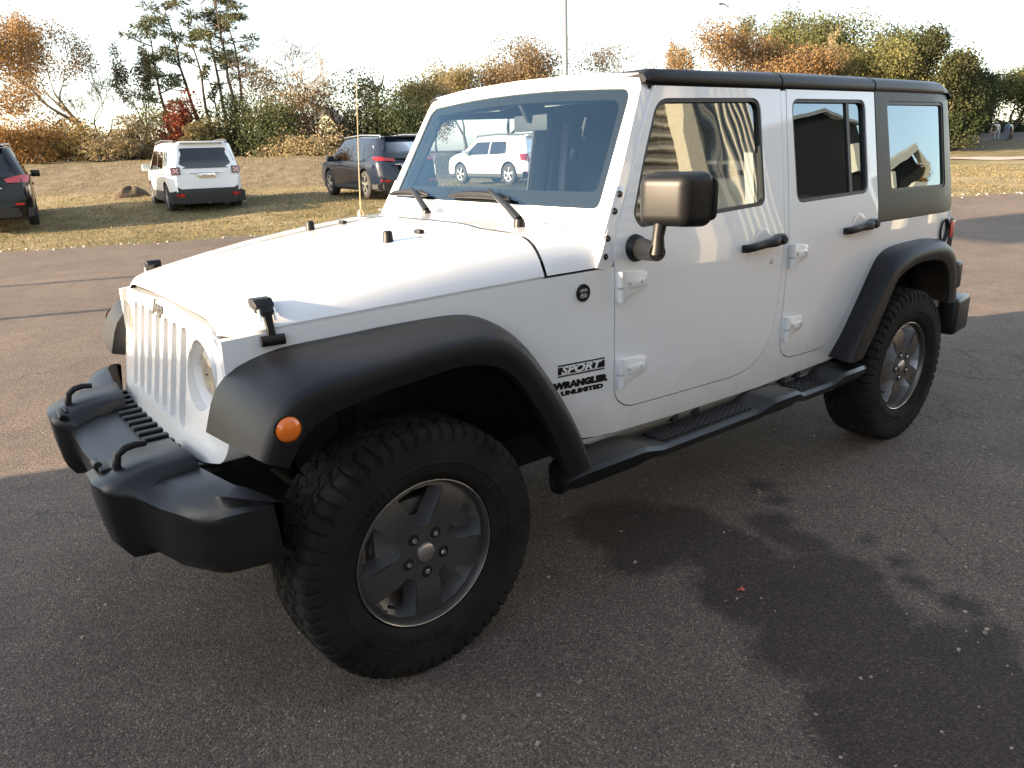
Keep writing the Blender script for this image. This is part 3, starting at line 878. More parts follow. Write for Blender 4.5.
# stickers on the left cowl side (and the right)
for s in (1, -1):
    def place(xc, zc):
        return lambda x, y, z: (xc - s * x, s * (ys(xc - s * x, zc + y) + .0012 + z), zc + y)
    P_ = lambda u, v, q: (u, s * (ys(u, v) + .0014 - q), v)
    k = -1
    st = MB()
    sh = lambda z: (z - .815) * .0
    st.prism([(-.640, .825), (-.836, .825), (-.836, .799), (-.640, .799)], P_, .001)
    st.prism([(-.640, .834), (-.836, .834), (-.836, .829), (-.640, .829)], P_, .001)
    st.prism([(-.640, .795), (-.836, .795), (-.836, .790), (-.640, .790)], P_, .001)
    so = st.build('trim_badge', M['sticker'], body, smooth=0)
    lettering('badge_lettering', 'SPORT', .036, lambda x, y, z: (-.738 - s * x, s * (ys(-.738 - s * x, .812) + .0026 + z * .3), .812 + y), M['stickerw'], so, bold=.0013, shear=.25, wid=.172)
    lettering('model_lettering', 'WRANGLER', .031, lambda x, y, z: (-.735 - s * x, s * (ys(-.735 - s * x, .757) + .0012 + z * .3), .757 + y), M['sticker'], body, bold=.0030, wid=.235)
    lettering('model_lettering', 'UNLIMITED', .021, lambda x, y, z: (-.742 - s * x, s * (ys(-.742 - s * x, .728) + .0012 + z * .3), .728 + y), M['sticker'], body, bold=.0018, wid=.180)
    b = MB(); b.lathe([(0, .004), (.024, .004), (.026, .006), (.030, .005), (.031, 0)], (-.744, ys(-.744, 1.076), 1.076), 'Y', 32)
    b.v = [(x, s * y, z) for x, y, z in b.v]
    bo = b.build('round_badge', M['sticker'], body)
    b = MB(); y0 = ys(-.744, 1.076) + .0046
    for zz, ww in ((1.088, .030), (1.083, .036), (1.062, .03)):
        b.prism([(-.744 - ww / 2, zz - .0022), (-.744 + ww / 2, zz - .0022), (-.744 + ww / 2, zz + .0022), (-.744 - ww / 2, zz + .0022)], lambda u, v, q: (u, s * (y0 - q), v), .001)
    b.prism([(-.762, 1.066), (-.752, 1.076), (-.745, 1.070), (-.736, 1.078), (-.726, 1.066)], lambda u, v, q: (u, s * (y0 - q), v), .001)
    b.build('badge_emblem', M['greyvinyl'], bo, smooth=0)

# interior
d = MB(); d.box((-1.12, 0, 1.10), (.40, 1.38, .24)); d.box((-1.20, .38, 1.20), (.22, .40, .12)); d.box((-1.22, -.1, 1.0), (.2, .35, .35))
d.build('dashboard', M['interior'], JEEP, bevel=.03)
sw = MB(); Rw = Matrix.Rotation(rad(-68), 3, 'Y')
for k in range(32):
    pass
rings = []
for k in range(32):
    a = 2 * math.pi * k / 32; c = Vector((math.cos(a) * .185, math.sin(a) * .185, 0))
    rings.append([c * (1 + .016 / .185 * math.cos(b)) + Vector((0, 0, .016 * math.sin(b))) for b in np.linspace(0, 2 * math.pi, 8, endpoint=False)])
rings.append(rings[0]); sw.loft(rings, True, False)
for a in (0, 120, 240):
    sw.box((math.cos(rad(a + 90)) * .10, math.sin(rad(a + 90)) * .10, 0), (.035, .17, .02), Matrix.Rotation(rad(a), 3, 'Z'))
sw.lathe([(0, .03), (.05, .025), (.06, 0), (0, -.02)], (0, 0, 0), 'Z', 20)
sw.v = [tuple(Rw @ Vector(v) + Vector((-1.40, .38, 1.20))) for v in sw.v]
sw.build('steering_wheel', M['interior'], JEEP)
for (x, y) in ((-1.78, .38), (-1.78, -.38), (-2.62, .36), (-2.62, -.36)):
    q = MB(); rk = Matrix.Rotation(rad(-14), 3, 'Y')
    q.box((x + .06, y, .78), (.50, .50, .16)); q.box((x - .24, y, 1.10), (.13, .48, .62), rk)
    so = q.build('seat', M['seat'], JEEP, bevel=.04, segs=3)
    q = MB(); q.box((x - .34, y, 1.51), (.09, .26, .19), rk); q.tube([(x - .32, y - .06, 1.36), (x - .34, y - .06, 1.48)], .008); q.tube([(x - .32, y + .06, 1.36), (x - .34, y + .06, 1.48)], .008)
    q.build('headrest', M['seat'], so, bevel=.03, segs=3)
rc = MB()
for s in (1, -1):
    rc.tube([(-1.12, s * .62, 1.74), (-1.95, s * .60, 1.76), (-3.2, s * .60, 1.74), (-3.35, s * .62, 1.0)], .035, 10)
    rc.tube([(-1.95, s * .60, 1.76), (-1.93, s * .70, 1.2), (-1.92, s * .72, .6)], .04, 10)
rc.tube([(-1.95, -.60, 1.76), (-1.95, .60, 1.76)], .035, 10)
rc.tube([(-2.75, -.60, 1.755), (-2.75, .60, 1.755)], .03, 10)
rc.build('roll_bar', M['interior'], JEEP)
for s in (1, -1):
    pl = MB(); pl.box((-1.93, s * .715, 1.42), (.06, .02, .50), Matrix.Rotation(rad(9.6 * s), 3, 'X'))
    pl.build('pillar_trim', M['greytrim'], JEEP, bevel=.008)
    pl = MB(); pl.box((-1.90, s * .62, 1.30), (.01, .045, .75), Matrix.Rotation(rad(6 * s), 3, 'X')); pl.build('seat_belt', M['greytrim'], JEEP)
vm = MB(); vm.box((-1.16, .03, 1.655), (.03, .22, .065)); vm.tube([(-1.14, .03, 1.66), (-1.09, .03, 1.74)], .012)
vm.build('interior_mirror', M['interior'], JEEP, bevel=.012)
for s in (1, -1):
    vs_ = MB(); vs_.box((-1.20, s * .36, 1.735), (.16, .42, .015), Matrix.Rotation(rad(12), 3, 'Y')); vs_.build('sun_visor', M['greytrim'], JEEP, bevel=.005)

# wheels: tyre with tread blocks, five-spoke rim, cap, nuts, brake
TR = .408; TW = .258
def tyre_mesh():
    nu, npit = 560, 56
    # profile: (half-width position y, radius) from the outer bead over the tread to the inner bead
    pr = []
    yo = TW / 2
    side_p = [(.086, .2345), (.104, .2385), (.114, .250), (.124, .272), (.1295, .300), (.1290, .330), (.1265, .350), (.1250, .362), (.1235, .372), (.121, .381), (.1175, .389), (.112, .3945)]
    trd = [(y, .400 + .006 * (1 - (y / .105) ** 2)) for y in np.linspace(.105, -.105, 43)]
    pr = side_p + trd + [(-y, r) for y, r in side_p[::-1]]
    m = len(pr); V = np.zeros((nu, m, 3))
    rr = random.Random(3)
    rows = [-.105, -.066, -.024, .024, .066, .105]
    for k in range(nu):
        u = k / nu * npit
        a = 2 * math.pi * k / nu
        for j, (y, r) in enumerate(pr):
            dr = 0; dy = 0
            ay = abs(y)
            if r > .385 and ay <= .1121:
                # zig-zag row borders
                row = 0; d_row = 1
                for q, b in enumerate(rows[1:-1]):
                    zb = b + .010 * (1 if (math.floor(u * 1.0 + q * .5) % 2) else -1) * (1 if abs(b) > .03 else 1.2)
                    d_row = min(d_row, abs(y - zb))
                    if y > zb: row = q + 1
                sl = (.35 if row in (1, 3) else (-.25 if row == 2 else .12)) * (1 if y > 0 else -1)
                ph = (u + row * .5 + sl * (ay / .03)) % 2 if row in (1, 2, 3) else (u + (.5 if y > 0 else 0)) % 1 * 2
                dcr = min(ph % 2, 2 - ph % 2) * (TR * 2 * math.pi / npit) / 1.0 * .5
                g = min(d_row / .0040, dcr / .0052)
                if row in (1, 2, 3):     # narrow sipe across each block
                    s2 = abs(ph - 1) * .022
                    if s2 < .0012: g = min(g, .75)
                if g < 1: dr = -.011 * (1 - max(0, g - .6) / .4 if g > .6 else 1)
            elif .345 < r <= .3946 and y > 0 or (.345 < r <= .3946 and y < 0):
                ph = (u + (.5 if y > 0 else 0)) % 1
                alt = 1 if int(u + (.5 if y > 0 else 0)) % 2 else 0
                lim = .352 if alt else .366
                if r > lim:
                    if min(ph, 1 - ph) < .13: dy = -.0055 * (1 if y > 0 else -1); dr = -.006
                    else: dy = .0015 * (1 if y > 0 else -1)
            R_ = r + dr; Y_ = y + dy
            V[k, j] = (R_ * math.cos(a), Y_, R_ * math.sin(a))
    vs = V.reshape(-1, 3); fs = []
    for k in range(nu):
        k2 = (k + 1) % nu
        for j in range(m - 1): fs.append((k * m + j, k * m + j + 1, k2 * m + j + 1, k2 * m + j))
    me = bpy.data.meshes.new('tyre'); me.from_pydata(vs.tolist(), [], fs); me.materials.append(M['rubber'])
    finish(me, 40); return me
wheel = empty('wheel', (0, .786, .402), parent=JEEP)
ty = bpy.data.objects.new('tyre', tyre_mesh()); COL.objects.link(ty); ty.parent = wheel
# raised sidewall ring
rg = MB(); rg.lathe([(.292, .1290), (.294, .1312), (.297, .1312), (.299, .1293)], (0, 0, 0), 'Y', 96)
rg.lathe([(.256, .1165), (.259, .1192), (.262, .1200), (.264, .1195)], (0, 0, 0), 'Y', 96)
rng = random.Random(5)
for grp in range(3):   # raised moulded blocks like the maker's lettering
    for k in range(11):
        a = rad(grp * 120 + 20 + k * 4.6); r0 = .279
        c = Vector((r0 * math.cos(a), .1262, r0 * math.sin(a)))
        Rr = Matrix.Rotation(-a, 3, 'Y')
        wv = rng.choice((.010, .013))
        rg.box(c, (.022, .0035, wv), Rr)
rg.build('sidewall_moulding', M['rubber'], ty)
# rim face: disc with five windows; one spoke points straight down
FY = .094
wins = []
for k in range(5):
    a0 = rad(-90 + 36 + 72 * k)
    pts = [(.092, -.19), (.092, .19), (.209, .392), (.2115, .13), (.2115, -.13), (.209, -.392)]
    wins.append(fillet([(r * math.cos(a0 + t), r * math.sin(a0 + t)) for r, t in pts], .006, 3))
rimo = [(.2225 * math.cos(a), .2225 * math.sin(a)) for a in np.linspace(0, 2 * math.pi, 96, endpoint=False)]
def rfn(u, v):
    r = math.hypot(u, v); return (u, FY + .010 - .012 * max(0, 1 - (r - .06) / .05) if r < .11 else FY + .010 - .0 * r, v)
def ff(r):
    t = max(0, min(1, (r - .085) / .05)); t = t * t * (3 - 2 * t)
    return FY + .000 + .006 * t - .016 * max(0, min(1, (r - .14) / .08)) ** 2
rf = panel('rim', rimo, wins, lambda u, v: (u, ff(math.hypot(u, v)), v), (0, -.004, 0), M['rim'], wheel, [k * .02 - .22 for k in range(23)], [k * .02 - .22 for k in range(23)], flip=True, smooth=30)
bevm = pm('sky_bright_spoke_side', (.45, .45, .46), .30, metal=.9)  # lighter than the rim: sky reflection on the bevels put into the colour
for wn in wins:      # sloped walls of the windows
    wl = MB(); inn = inset(wn, .012)
    fr_ = [(u, ff(math.hypot(u, v)), v) for u, v in wn]
    bk_ = [(u, FY - .058, v) for u, v in inn]
    wl.loft([fr_, bk_], True, False)
    wl.build('spoke_bevel', bevm, wheel, smooth=30, fix=False)
lp = MB(); lp.lathe([(.2215, FY - .012), (.224, FY + .004), (.2275, FY + .010), (.2320, FY + .0115), (.2355, FY + .006), (.236, FY - .02)], (0, 0, 0), 'Y', 96)
lp.build('rim_lip', M['rim'], wheel)
lp = MB(); lp.lathe([(.2290, FY + .0118), (.2312, FY + .0132), (.2328, FY + .0126)], (0, 0, 0), 'Y', 128)
lp.build('rim_edge', M['rimcut'], wheel)
br = MB(); br.lathe([(.216, FY - .02), (.205, FY - .06), (.200, FY - .19)], (0, 0, 0), 'Y', 64); br.build('rim_barrel', pm('barrel_alloy', (.28, .28, .29), .36, metal=.8), wheel)
br = MB(); br.lathe([(.07, .020), (.150, .020), (.150, -.005), (0, -.005)], (0, 0, 0), 'Y', 48); br.box((.11, .015, .06), (.06, .05, .14)); br.build('brake_disc', M['brake'], wheel)
cp = MB(); cp.lathe([(0, FY + .011), (.020, FY + .010), (.0285, FY + .006), (.031, FY + .000), (.031, FY - .02)], (0, 0, 0), 'Y', 32); cp.build('hub_cap', M['silver'], wheel)
for k in range(5):
    a = rad(-90 + 72 * k); c = (.0635 * math.cos(a), 0, .0635 * math.sin(a))
    n_ = MB(); n_.lathe([(0, FY + .009), (.0075, FY + .009), (.0090, FY + .006), (.0100, FY - .006)], c, 'Y', 6); n_.build('lug_nut', M['chrome'], wheel, smooth=0)
for k in range(5):
    n_ = MB(); a = rad(-90 + 72 * k); c = (.0655 * math.cos(a), 0, .0655 * math.sin(a))
    n_.lathe([(.0190, FY + .0006), (.0165, FY + .0014), (.0138, FY + .0008), (.0, FY + .0006)], c, 'Y', 20)
    n_.build('lug_shade', M['gap'], wheel)  # near-black flat discs paint the shade of the nut pockets
vv = MB(); a = rad(-52); vv.tube([(.196 * math.cos(a), FY - .035, .196 * math.sin(a)), (.186 * math.cos(a), FY - .005, .186 * math.sin(a))], .0055, 8); vv.build('valve_stem', M['black'], wheel)
def wheel_at(x, y, rz, spin, z=.402):
    c = copy_tree(wheel, JEEP); c.location = (x, y, z); c.rotation_euler = (0, spin, rz); return c
w2 = wheel_at(-WB, .786, 0, rad(-14))
w3 = wheel_at(0, -.786, math.pi, rad(20)); w4 = wheel_at(-WB, -.786, math.pi, rad(40))
w5 = wheel_at(-3.66, .06, rad(90), 0, 1.02)
# ------------------------------------------------------------------ terrain, lot, road, path
FH = Vector((CF.x, CF.y)).normalized(); RH = Vector((CR.x, CR.y)).normalized()
def DL(x, y):
    v = Vector((x - CAM.x, y - CAM.y)); return v.dot(FH), v.dot(RH)
def smooth(a, b, x):
    t = min(1, max(0, (x - a) / (b - a))); return t * t * (3 - 2 * t)
def terrain_z(x, y):
    d, l = DL(x, y)
    # the lot edge runs diagonally, so the lawn starts to rise a little beyond it
    z = .40 * smooth(13.5, 22.5, d + .10 * l) + .0 * d
    right = smooth(-6, 10, l)
    toe = 25.5 + 24 * right; crest = 31.5 + 27 * right; hgt = 1.02 - .35 * right
    z += hgt * smooth(toe, crest, d) + .06 * smooth(toe - 3, toe, d)
    z += .03 * math.sin(x * .9 + y * .3) * smooth(16, 20, d) + .02 * math.sin(x * 2.3 - y * 1.7) * smooth(16, 20, d)
    return z
def grid_sheet(name, ds, ls, fz, mat):
    vs = []; fs = []
    for d in ds:
        for l in ls:
            p = Vector((CAM.x, CAM.y)) + FH * d + RH * l
            vs.append((p.x, p.y, fz(p.x, p.y)))
    n = len(ls)
    for i in range(len(ds) - 1):
        for j in range(n - 1): fs.append((i * n + j, i * n + j + 1, (i + 1) * n + j + 1, (i + 1) * n + j))
    me = bpy.data.meshes.new(name); me.from_pydata(vs, [], fs); me.materials.append(mat); finish(me, 60)
    o = bpy.data.objects.new(name, me); COL.objects.link(o); return o
def world_noise(n, l, scale, detail=6, vec=None, rough=.6):
    t = n.new('ShaderNodeTexNoise'); t.inputs['Scale'].default_value = scale; t.inputs['Detail'].default_value = detail; t.inputs['Roughness'].default_value = rough
    l.new(vec, t.inputs['Vector']); return t
def ramp(n, l, src, stops):
    r = n.new('ShaderNodeValToRGB')
    while len(r.color_ramp.elements) < len(stops): r.color_ramp.elements.new(.5)
    for e, (p, c) in zip(r.color_ramp.elements, stops): e.position = p; e.color = (*c, 1) if len(c) == 3 else c
    l.new(src, r.inputs[0]); return r
def mixc(n, l, fac, a, b, mode='MIX'):
    m = n.new('ShaderNodeMix'); m.data_type = 'RGBA'; m.blend_type = mode
    for s_, v in ((m.inputs[0], fac), (m.inputs[6], a), (m.inputs[7], b)):
        if hasattr(v, 'is_output'): l.new(v, s_)
        elif isinstance(v, (int, float)): s_.default_value = v
        else: s_.default_value = (*v, 1)
    return m.outputs[2]
def math_(n, l, op, a, b=None, c=None):
    m = n.new('ShaderNodeMath'); m.operation = op
    for s_, v in zip(m.inputs, (a, b, c)):
        if v is None: continue
        if hasattr(v, 'is_output'): l.new(v, s_)
        else: s_.default_value = v
    return m.outputs[0]

def asphalt_material():
    m, n, l, b = new_mat('weathered_asphalt')
    pos = n.new('ShaderNodeNewGeometry').outputs['Position']
    big = world_noise(n, l, .35, 5, pos); mid = world_noise(n, l, 3.0, 6, pos); fine = world_noise(n, l, 90, 4, pos, .7)
    vor = n.new('ShaderNodeTexVoronoi'); vor.inputs['Scale'].default_value = 215; l.new(pos, vor.inputs['Vector'])
    vor2 = n.new('ShaderNodeTexVoronoi'); vor2.inputs['Scale'].default_value = 62; l.new(pos, vor2.inputs['Vector'])
    col = ramp(n, l, big.outputs[0], [(.3, (.116, .093, .078)), (.7, (.170, .137, .114))]).outputs[0]
    col = mixc(n, l, .55, col, ramp(n, l, mid.outputs[0], [(.3, (.70, .68, .66)), (.7, (1.25, 1.22, 1.18))]).outputs[0], 'MULTIPLY')
    st = ramp(n, l, vor.outputs['Color'], [(.10, (.18, .17, .17)), (.5, (.85, .84, .83)), (.82, (1.45, 1.38, 1.30)), (1, (4.0, 3.8, 3.5))]).outputs[0]
    col = mixc(n, l, .85, col, st, 'MULTIPLY')
    # pale pebbles here and there
    pb = ramp(n, l, vor2.outputs['Color'], [(.0, (0, 0, 0)), (.90, (0, 0, 0)), (.915, (1, 1, 1))]).outputs[0]
    pd = ramp(n, l, vor2.outputs['Distance'], [(.0, (1, 1, 1)), (.26, (1, 1, 1)), (.34, (0, 0, 0))]).outputs[0]
    pk = mixc(n, l, 1.0, pb, pd, 'MULTIPLY')
    col = mixc(n, l, math_(n, l, 'MULTIPLY', pk, .75), col, (.32, .28, .24))
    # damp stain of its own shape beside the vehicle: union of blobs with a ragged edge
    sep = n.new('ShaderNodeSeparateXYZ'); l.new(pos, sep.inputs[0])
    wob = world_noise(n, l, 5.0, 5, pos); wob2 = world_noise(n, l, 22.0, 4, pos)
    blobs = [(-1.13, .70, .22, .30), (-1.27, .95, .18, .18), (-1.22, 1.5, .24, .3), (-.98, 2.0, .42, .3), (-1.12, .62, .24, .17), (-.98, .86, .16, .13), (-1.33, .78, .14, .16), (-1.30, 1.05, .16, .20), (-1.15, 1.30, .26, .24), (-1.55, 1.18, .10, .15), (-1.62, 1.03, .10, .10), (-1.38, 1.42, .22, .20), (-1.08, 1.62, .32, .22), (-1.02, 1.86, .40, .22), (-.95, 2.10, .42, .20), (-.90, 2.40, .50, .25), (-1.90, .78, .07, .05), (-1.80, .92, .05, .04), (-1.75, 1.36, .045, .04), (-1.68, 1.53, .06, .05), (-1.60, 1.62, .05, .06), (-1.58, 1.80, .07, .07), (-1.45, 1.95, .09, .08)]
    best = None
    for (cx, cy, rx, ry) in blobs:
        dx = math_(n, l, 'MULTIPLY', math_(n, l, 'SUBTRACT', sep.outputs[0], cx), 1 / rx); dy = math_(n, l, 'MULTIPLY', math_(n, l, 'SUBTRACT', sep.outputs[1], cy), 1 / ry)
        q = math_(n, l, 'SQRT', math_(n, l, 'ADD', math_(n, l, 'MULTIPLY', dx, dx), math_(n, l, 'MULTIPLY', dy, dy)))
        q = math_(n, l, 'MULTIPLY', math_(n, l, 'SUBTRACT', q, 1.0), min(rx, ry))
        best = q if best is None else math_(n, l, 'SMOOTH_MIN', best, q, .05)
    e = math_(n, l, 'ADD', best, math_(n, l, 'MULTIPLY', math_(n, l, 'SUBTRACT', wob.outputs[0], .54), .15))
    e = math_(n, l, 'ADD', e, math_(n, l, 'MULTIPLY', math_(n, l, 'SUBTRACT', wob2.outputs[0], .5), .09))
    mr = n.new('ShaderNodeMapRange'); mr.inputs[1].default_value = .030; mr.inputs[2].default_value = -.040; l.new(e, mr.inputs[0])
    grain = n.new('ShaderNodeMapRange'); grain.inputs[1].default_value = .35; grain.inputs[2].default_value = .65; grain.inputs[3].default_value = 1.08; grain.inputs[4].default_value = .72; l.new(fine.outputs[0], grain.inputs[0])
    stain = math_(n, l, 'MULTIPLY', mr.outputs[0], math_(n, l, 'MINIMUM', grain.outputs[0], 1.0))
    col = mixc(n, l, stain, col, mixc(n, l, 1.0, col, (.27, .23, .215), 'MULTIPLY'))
    # older oil spots
    oil = world_noise(n, l, 1.3, 3, pos)
    om = ramp(n, l, oil.outputs[0], [(.63, (0, 0, 0)), (.75, (1, 1, 1))]).outputs[0]
    col = mixc(n, l, math_(n, l, 'MULTIPLY', om, .35), col, (.035, .032, .03))
    # fine cracks
    cr = n.new('ShaderNodeTexVoronoi'); cr.feature = 'DISTANCE_TO_EDGE'; cr.inputs['Scale'].default_value = .55
    dist = n.new('ShaderNodeVectorMath'); dist.operation = 'ADD'
    wv = world_noise(n, l, 2.0, 5, pos); l.new(pos, dist.inputs[0])
    sc_ = n.new('ShaderNodeVectorMath'); sc_.operation = 'SCALE'; sc_.inputs['Scale'].default_value = .55; l.new(wv.outputs['Color'], sc_.inputs[0]); l.new(sc_.outputs[0], dist.inputs[1]); l.new(dist.outputs[0], cr.inputs['Vector'])
    cm = ramp(n, l, cr.outputs[0], [(.0, (1, 1, 1)), (.0035, (.6, .6, .6)), (.006, (0, 0, 0))]).outputs[0]
    cgate = ramp(n, l, world_noise(n, l, .5, 2, pos).outputs[0], [(.52, (0, 0, 0)), (.6, (1, 1, 1))]).outputs[0]
    cmk = math_(n, l, 'MULTIPLY', cm, cgate)
    col = mixc(n, l, math_(n, l, 'MULTIPLY', cmk, .45), col, (.02, .018, .017))
    l.new(col, b.inputs['Base Color'])
    rr = n.new('ShaderNodeMapRange'); rr.inputs[3].default_value = .85; rr.inputs[4].default_value = .78; l.new(stain, rr.inputs[0]); l.new(rr.outputs[0], b.inputs['Roughness'])
    b.inputs['Specular IOR Level'].default_value = .35
    hgt = math_(n, l, 'ADD', math_(n, l, 'MULTIPLY', vor.outputs['Distance'], -.8), math_(n, l, 'MULTIPLY', fine.outputs[0], .6))
    hgt = math_(n, l, 'SUBTRACT', hgt, math_(n, l, 'MULTIPLY', cmk, 1.5))
    bp = n.new('ShaderNodeBump'); bp.inputs['Strength'].default_value = .8; bp.inputs['Distance'].default_value = .006
    l.new(hgt, bp.inputs['Height']); l.new(bp.outputs[0], b.inputs['Normal'])
    return m
def lawn_material():
    m, n, l, b = new_mat('dry_lawn')
    pos = n.new('ShaderNodeNewGeometry').outputs['Position']
    big = world_noise(n, l, .22, 4, pos); mid = world_noise(n, l, 1.4, 6, pos); fine = world_noise(n, l, 14, 6, pos, .75)
    col = ramp(n, l, big.outputs[0], [(.30, (.135, .118, .062)), (.48, (.20, .168, .092)), (.62, (.28, .228, .138)), (.75, (.20, .155, .095))]).outputs[0]
    col = mixc(n, l, .8, col, ramp(n, l, mid.outputs[0], [(.3, (.55, .60, .50)), (.55, (1, 1, 1)), (.75, (1.35, 1.25, 1.1))]).outputs[0], 'MULTIPLY')
    col = mixc(n, l, .8, col, ramp(n, l, fine.outputs[0], [(.3, (.45, .48, .40)), (.5, (.95, .95, .9)), (.7, (1.5, 1.42, 1.3))]).outputs[0], 'MULTIPLY')
    dd = n.new('ShaderNodeVectorMath'); dd.operation = 'DOT_PRODUCT'; l.new(pos, dd.inputs[0]); dd.inputs[1].default_value = (FH.x, FH.y, 0)
    d0 = CAM.x * FH.x + CAM.y * FH.y
    pb = ramp(n, l, math_(n, l, 'ADD', math_(n, l, 'MULTIPLY', math_(n, l, 'SUBTRACT', dd.outputs['Value'], d0 + 19), .1), math_(n, l, 'MULTIPLY', math_(n, l, 'SUBTRACT', mid.outputs[0], .5), .15)), [(.05, (0, 0, 0)), (.22, (1, 1, 1)), (.62, (1, 1, 1)), (.8, (0, 0, 0))]).outputs[0]
    col = mixc(n, l, math_(n, l, 'MULTIPLY', pb, .6), col, mixc(n, l, .5, (.36, .285, .175), col))
    # dead brown growth on the bank above the mown lawn
    sp = n.new('ShaderNodeSeparateXYZ'); l.new(pos, sp.inputs[0])
    hz = n.new('ShaderNodeMapRange'); hz.inputs[1].default_value = .52; hz.inputs[2].default_value = .62; l.new(math_(n, l, 'ADD', sp.outputs[2], math_(n, l, 'MULTIPLY', mid.outputs[0], .08)), hz.inputs[0])
    bank_c = mixc(n, l, .9, ramp(n, l, world_noise(n, l, 2.5, 6, pos, .7).outputs[0], [(.3, (.11, .09, .058)), (.5, (.17, .138, .092)), (.7, (.25, .20, .135))]).outputs[0], (1, 1, 1), 'MULTIPLY')
    col = mixc(n, l, hz.outputs[0], col, bank_c)
    l.new(col, b.inputs['Base Color']); b.inputs['Roughness'].default_value = .95; b.inputs['Specular IOR Level'].default_value = .15
    bp = n.new('ShaderNodeBump'); bp.inputs['Strength'].default_value = 1; bp.inputs['Distance'].default_value = .04
    l.new(fine.outputs[0], bp.inputs['Height']); l.new(bp.outputs[0], b.inputs['Normal'])
    return m
ds = list(np.arange(-60, 11, 6.0)) + list(np.arange(11, 64, .6)) + list(np.arange(64, 130, 6.0)) + [150, 200, 300, 500, 900, 1500]
ls = [-900, -400, -200, -120, -80] + list(np.arange(-60, 64, 1.2)) + [80, 120, 200, 400, 900]
tag(grid_sheet('ground', ds, ls, terrain_z, lawn_material()), kind='structure')

# asphalt lot: its far edge was measured at a few points, made slightly ragged
edge = [(60, -58), (30, -34), (12, -20.5), (5, -16.2), (-.25, -14.1), (-4.4, -12.75), (-9, -10.6), (-14, -7.4), (-19, -4.1), (-30, 3.2), (-60, 24)]
er = resample(edge, 260)
er = [(p[0] + .10 * math.sin(k * 1.7) + rnd.uniform(-.10, .10), p[1] + rnd.uniform(-.14, .14)) for k, p in enumerate(er)]
vs = []; fs = []
for k, p in enumerate(er):
    far = (p[0] * 1.0 + 14, p[1] + 60)
    for t in np.linspace(0, 1, 26):
        x = p[0] + (far[0] - p[0]) * t ** 1.5; y = p[1] + (far[1] - p[1]) * t ** 1.5
        vs.append((x, y, max(0, terrain_z(x, y)) + .004))
for k in range(len(er) - 1):
    for j in range(25): fs.append((k * 26 + j, (k + 1) * 26 + j, (k + 1) * 26 + j + 1, k * 26 + j + 1))
me = bpy.data.meshes.new('parking_lot'); me.from_pydata(vs, [], fs); me.materials.append(asphalt_material()); finish(me, 60)
lot = bpy.data.objects.new('parking_lot', me); COL.objects.link(lot); tag(lot, kind='structure')

def strip(name, pts, wid, mat, dz=.02, n=60):
    """a path or road that follows the terrain; pts are (pixel x, depth)"""
    c = [at(px, d) for px, d in pts]; q = resample([(p.x, p.y) for p in c], n); vs = []; fs = []
    for k, p in enumerate(q):
        a = q[max(k - 1, 0)]; b_ = q[min(k + 1, n - 1)]; t = b_ - a; t /= np.linalg.norm(t); nn = np.array((-t[1], t[0]))
        for j in range(5):
            v = p + nn * wid * (j / 4 - .5); vs.append((v[0], v[1], terrain_z(v[0], v[1]) + dz))
    for k in range(n - 1):
        for j in range(4): fs.append((k * 5 + j, k * 5 + j + 1, (k + 1) * 5 + j + 1, (k + 1) * 5 + j))
    me = bpy.data.meshes.new(name); me.from_pydata(vs, [], fs); me.materials.append(mat); finish(me, 60)
    o = bpy.data.objects.new(name, me); COL.objects.link(o); return tag(o, kind='structure')
conc = pm('pale_concrete', (.36, .30, .26), .9, var=.15, vs=.8)
strip('path', [(860, 45), (950, 41), (1024, 38), (1150, 36), (1500, 34)], 3.2, conc, .03)
strip('road', [(-500, 36), (0, 36.5), (200, 36.5), (420, 37), (600, 42)], 4.0, pm('road_surface', (.16, .15, .14), .9, var=.2, vs=.6), .05)

# retaining wall along the road on the right
rw = MB(); a = at(880, 66); b_ = at(1300, 62); ZW = 1.62
dirv = (b_ - a).normalized(); nrm = Vector((-dirv.y, dirv.x, 0))
L_ = (b_ - a).length
for k in range(int(L_ / 4)):
    p0 = a + dirv * (k * 4 + .01); p1 = a + dirv * (k * 4 + 3.98)
    mid = (p0 + p1) / 2
    rw.box((mid.x, mid.y, .95), (3.97, .25, 1.3), Matrix.Rotation(math.atan2(dirv.y, dirv.x), 3, 'Z'))
    rw.box((mid.x, mid.y, ZW), (3.97, .34, .08), Matrix.Rotation(math.atan2(dirv.y, dirv.x), 3, 'Z'))
tag(rw.build('retaining_wall', pm('grey_block', (.17, .17, .19), .9, var=.2, vs=1.2), smooth=0), 'long low grey wall along the far bank at the right, behind the bending people', 'wall')

# mound of soil on the lawn left of the white car
mm = MB(); c = at(126, 24.2); cz = terrain_z(c.x, c.y)
rings = []
for i in range(7):
    t = i / 6; r = math.cos(t * math.pi / 2)
    rings.append([(c.x + (.55 * r + .06 * math.sin(5 * q + i)) * math.cos(q) * (r > .01), c.y + (.34 * r + .04 * math.sin(4 * q)) * math.sin(q), cz - .05 + .36 * math.sin(t * math.pi / 2) * (1 + .12 * math.sin(3 * q + 1))) for q in np.linspace(0, 2 * math.pi, 20, endpoint=False)])
mm.loft(rings)
tag(mm.build('soil_mound', pm('brown_soil', (.085, .060, .038), .95, var=.4, vs=6, bump=1, bs=12), smooth=60), 'low mound of brown soil and dead grass on the lawn left of the white hatchback', 'mound')

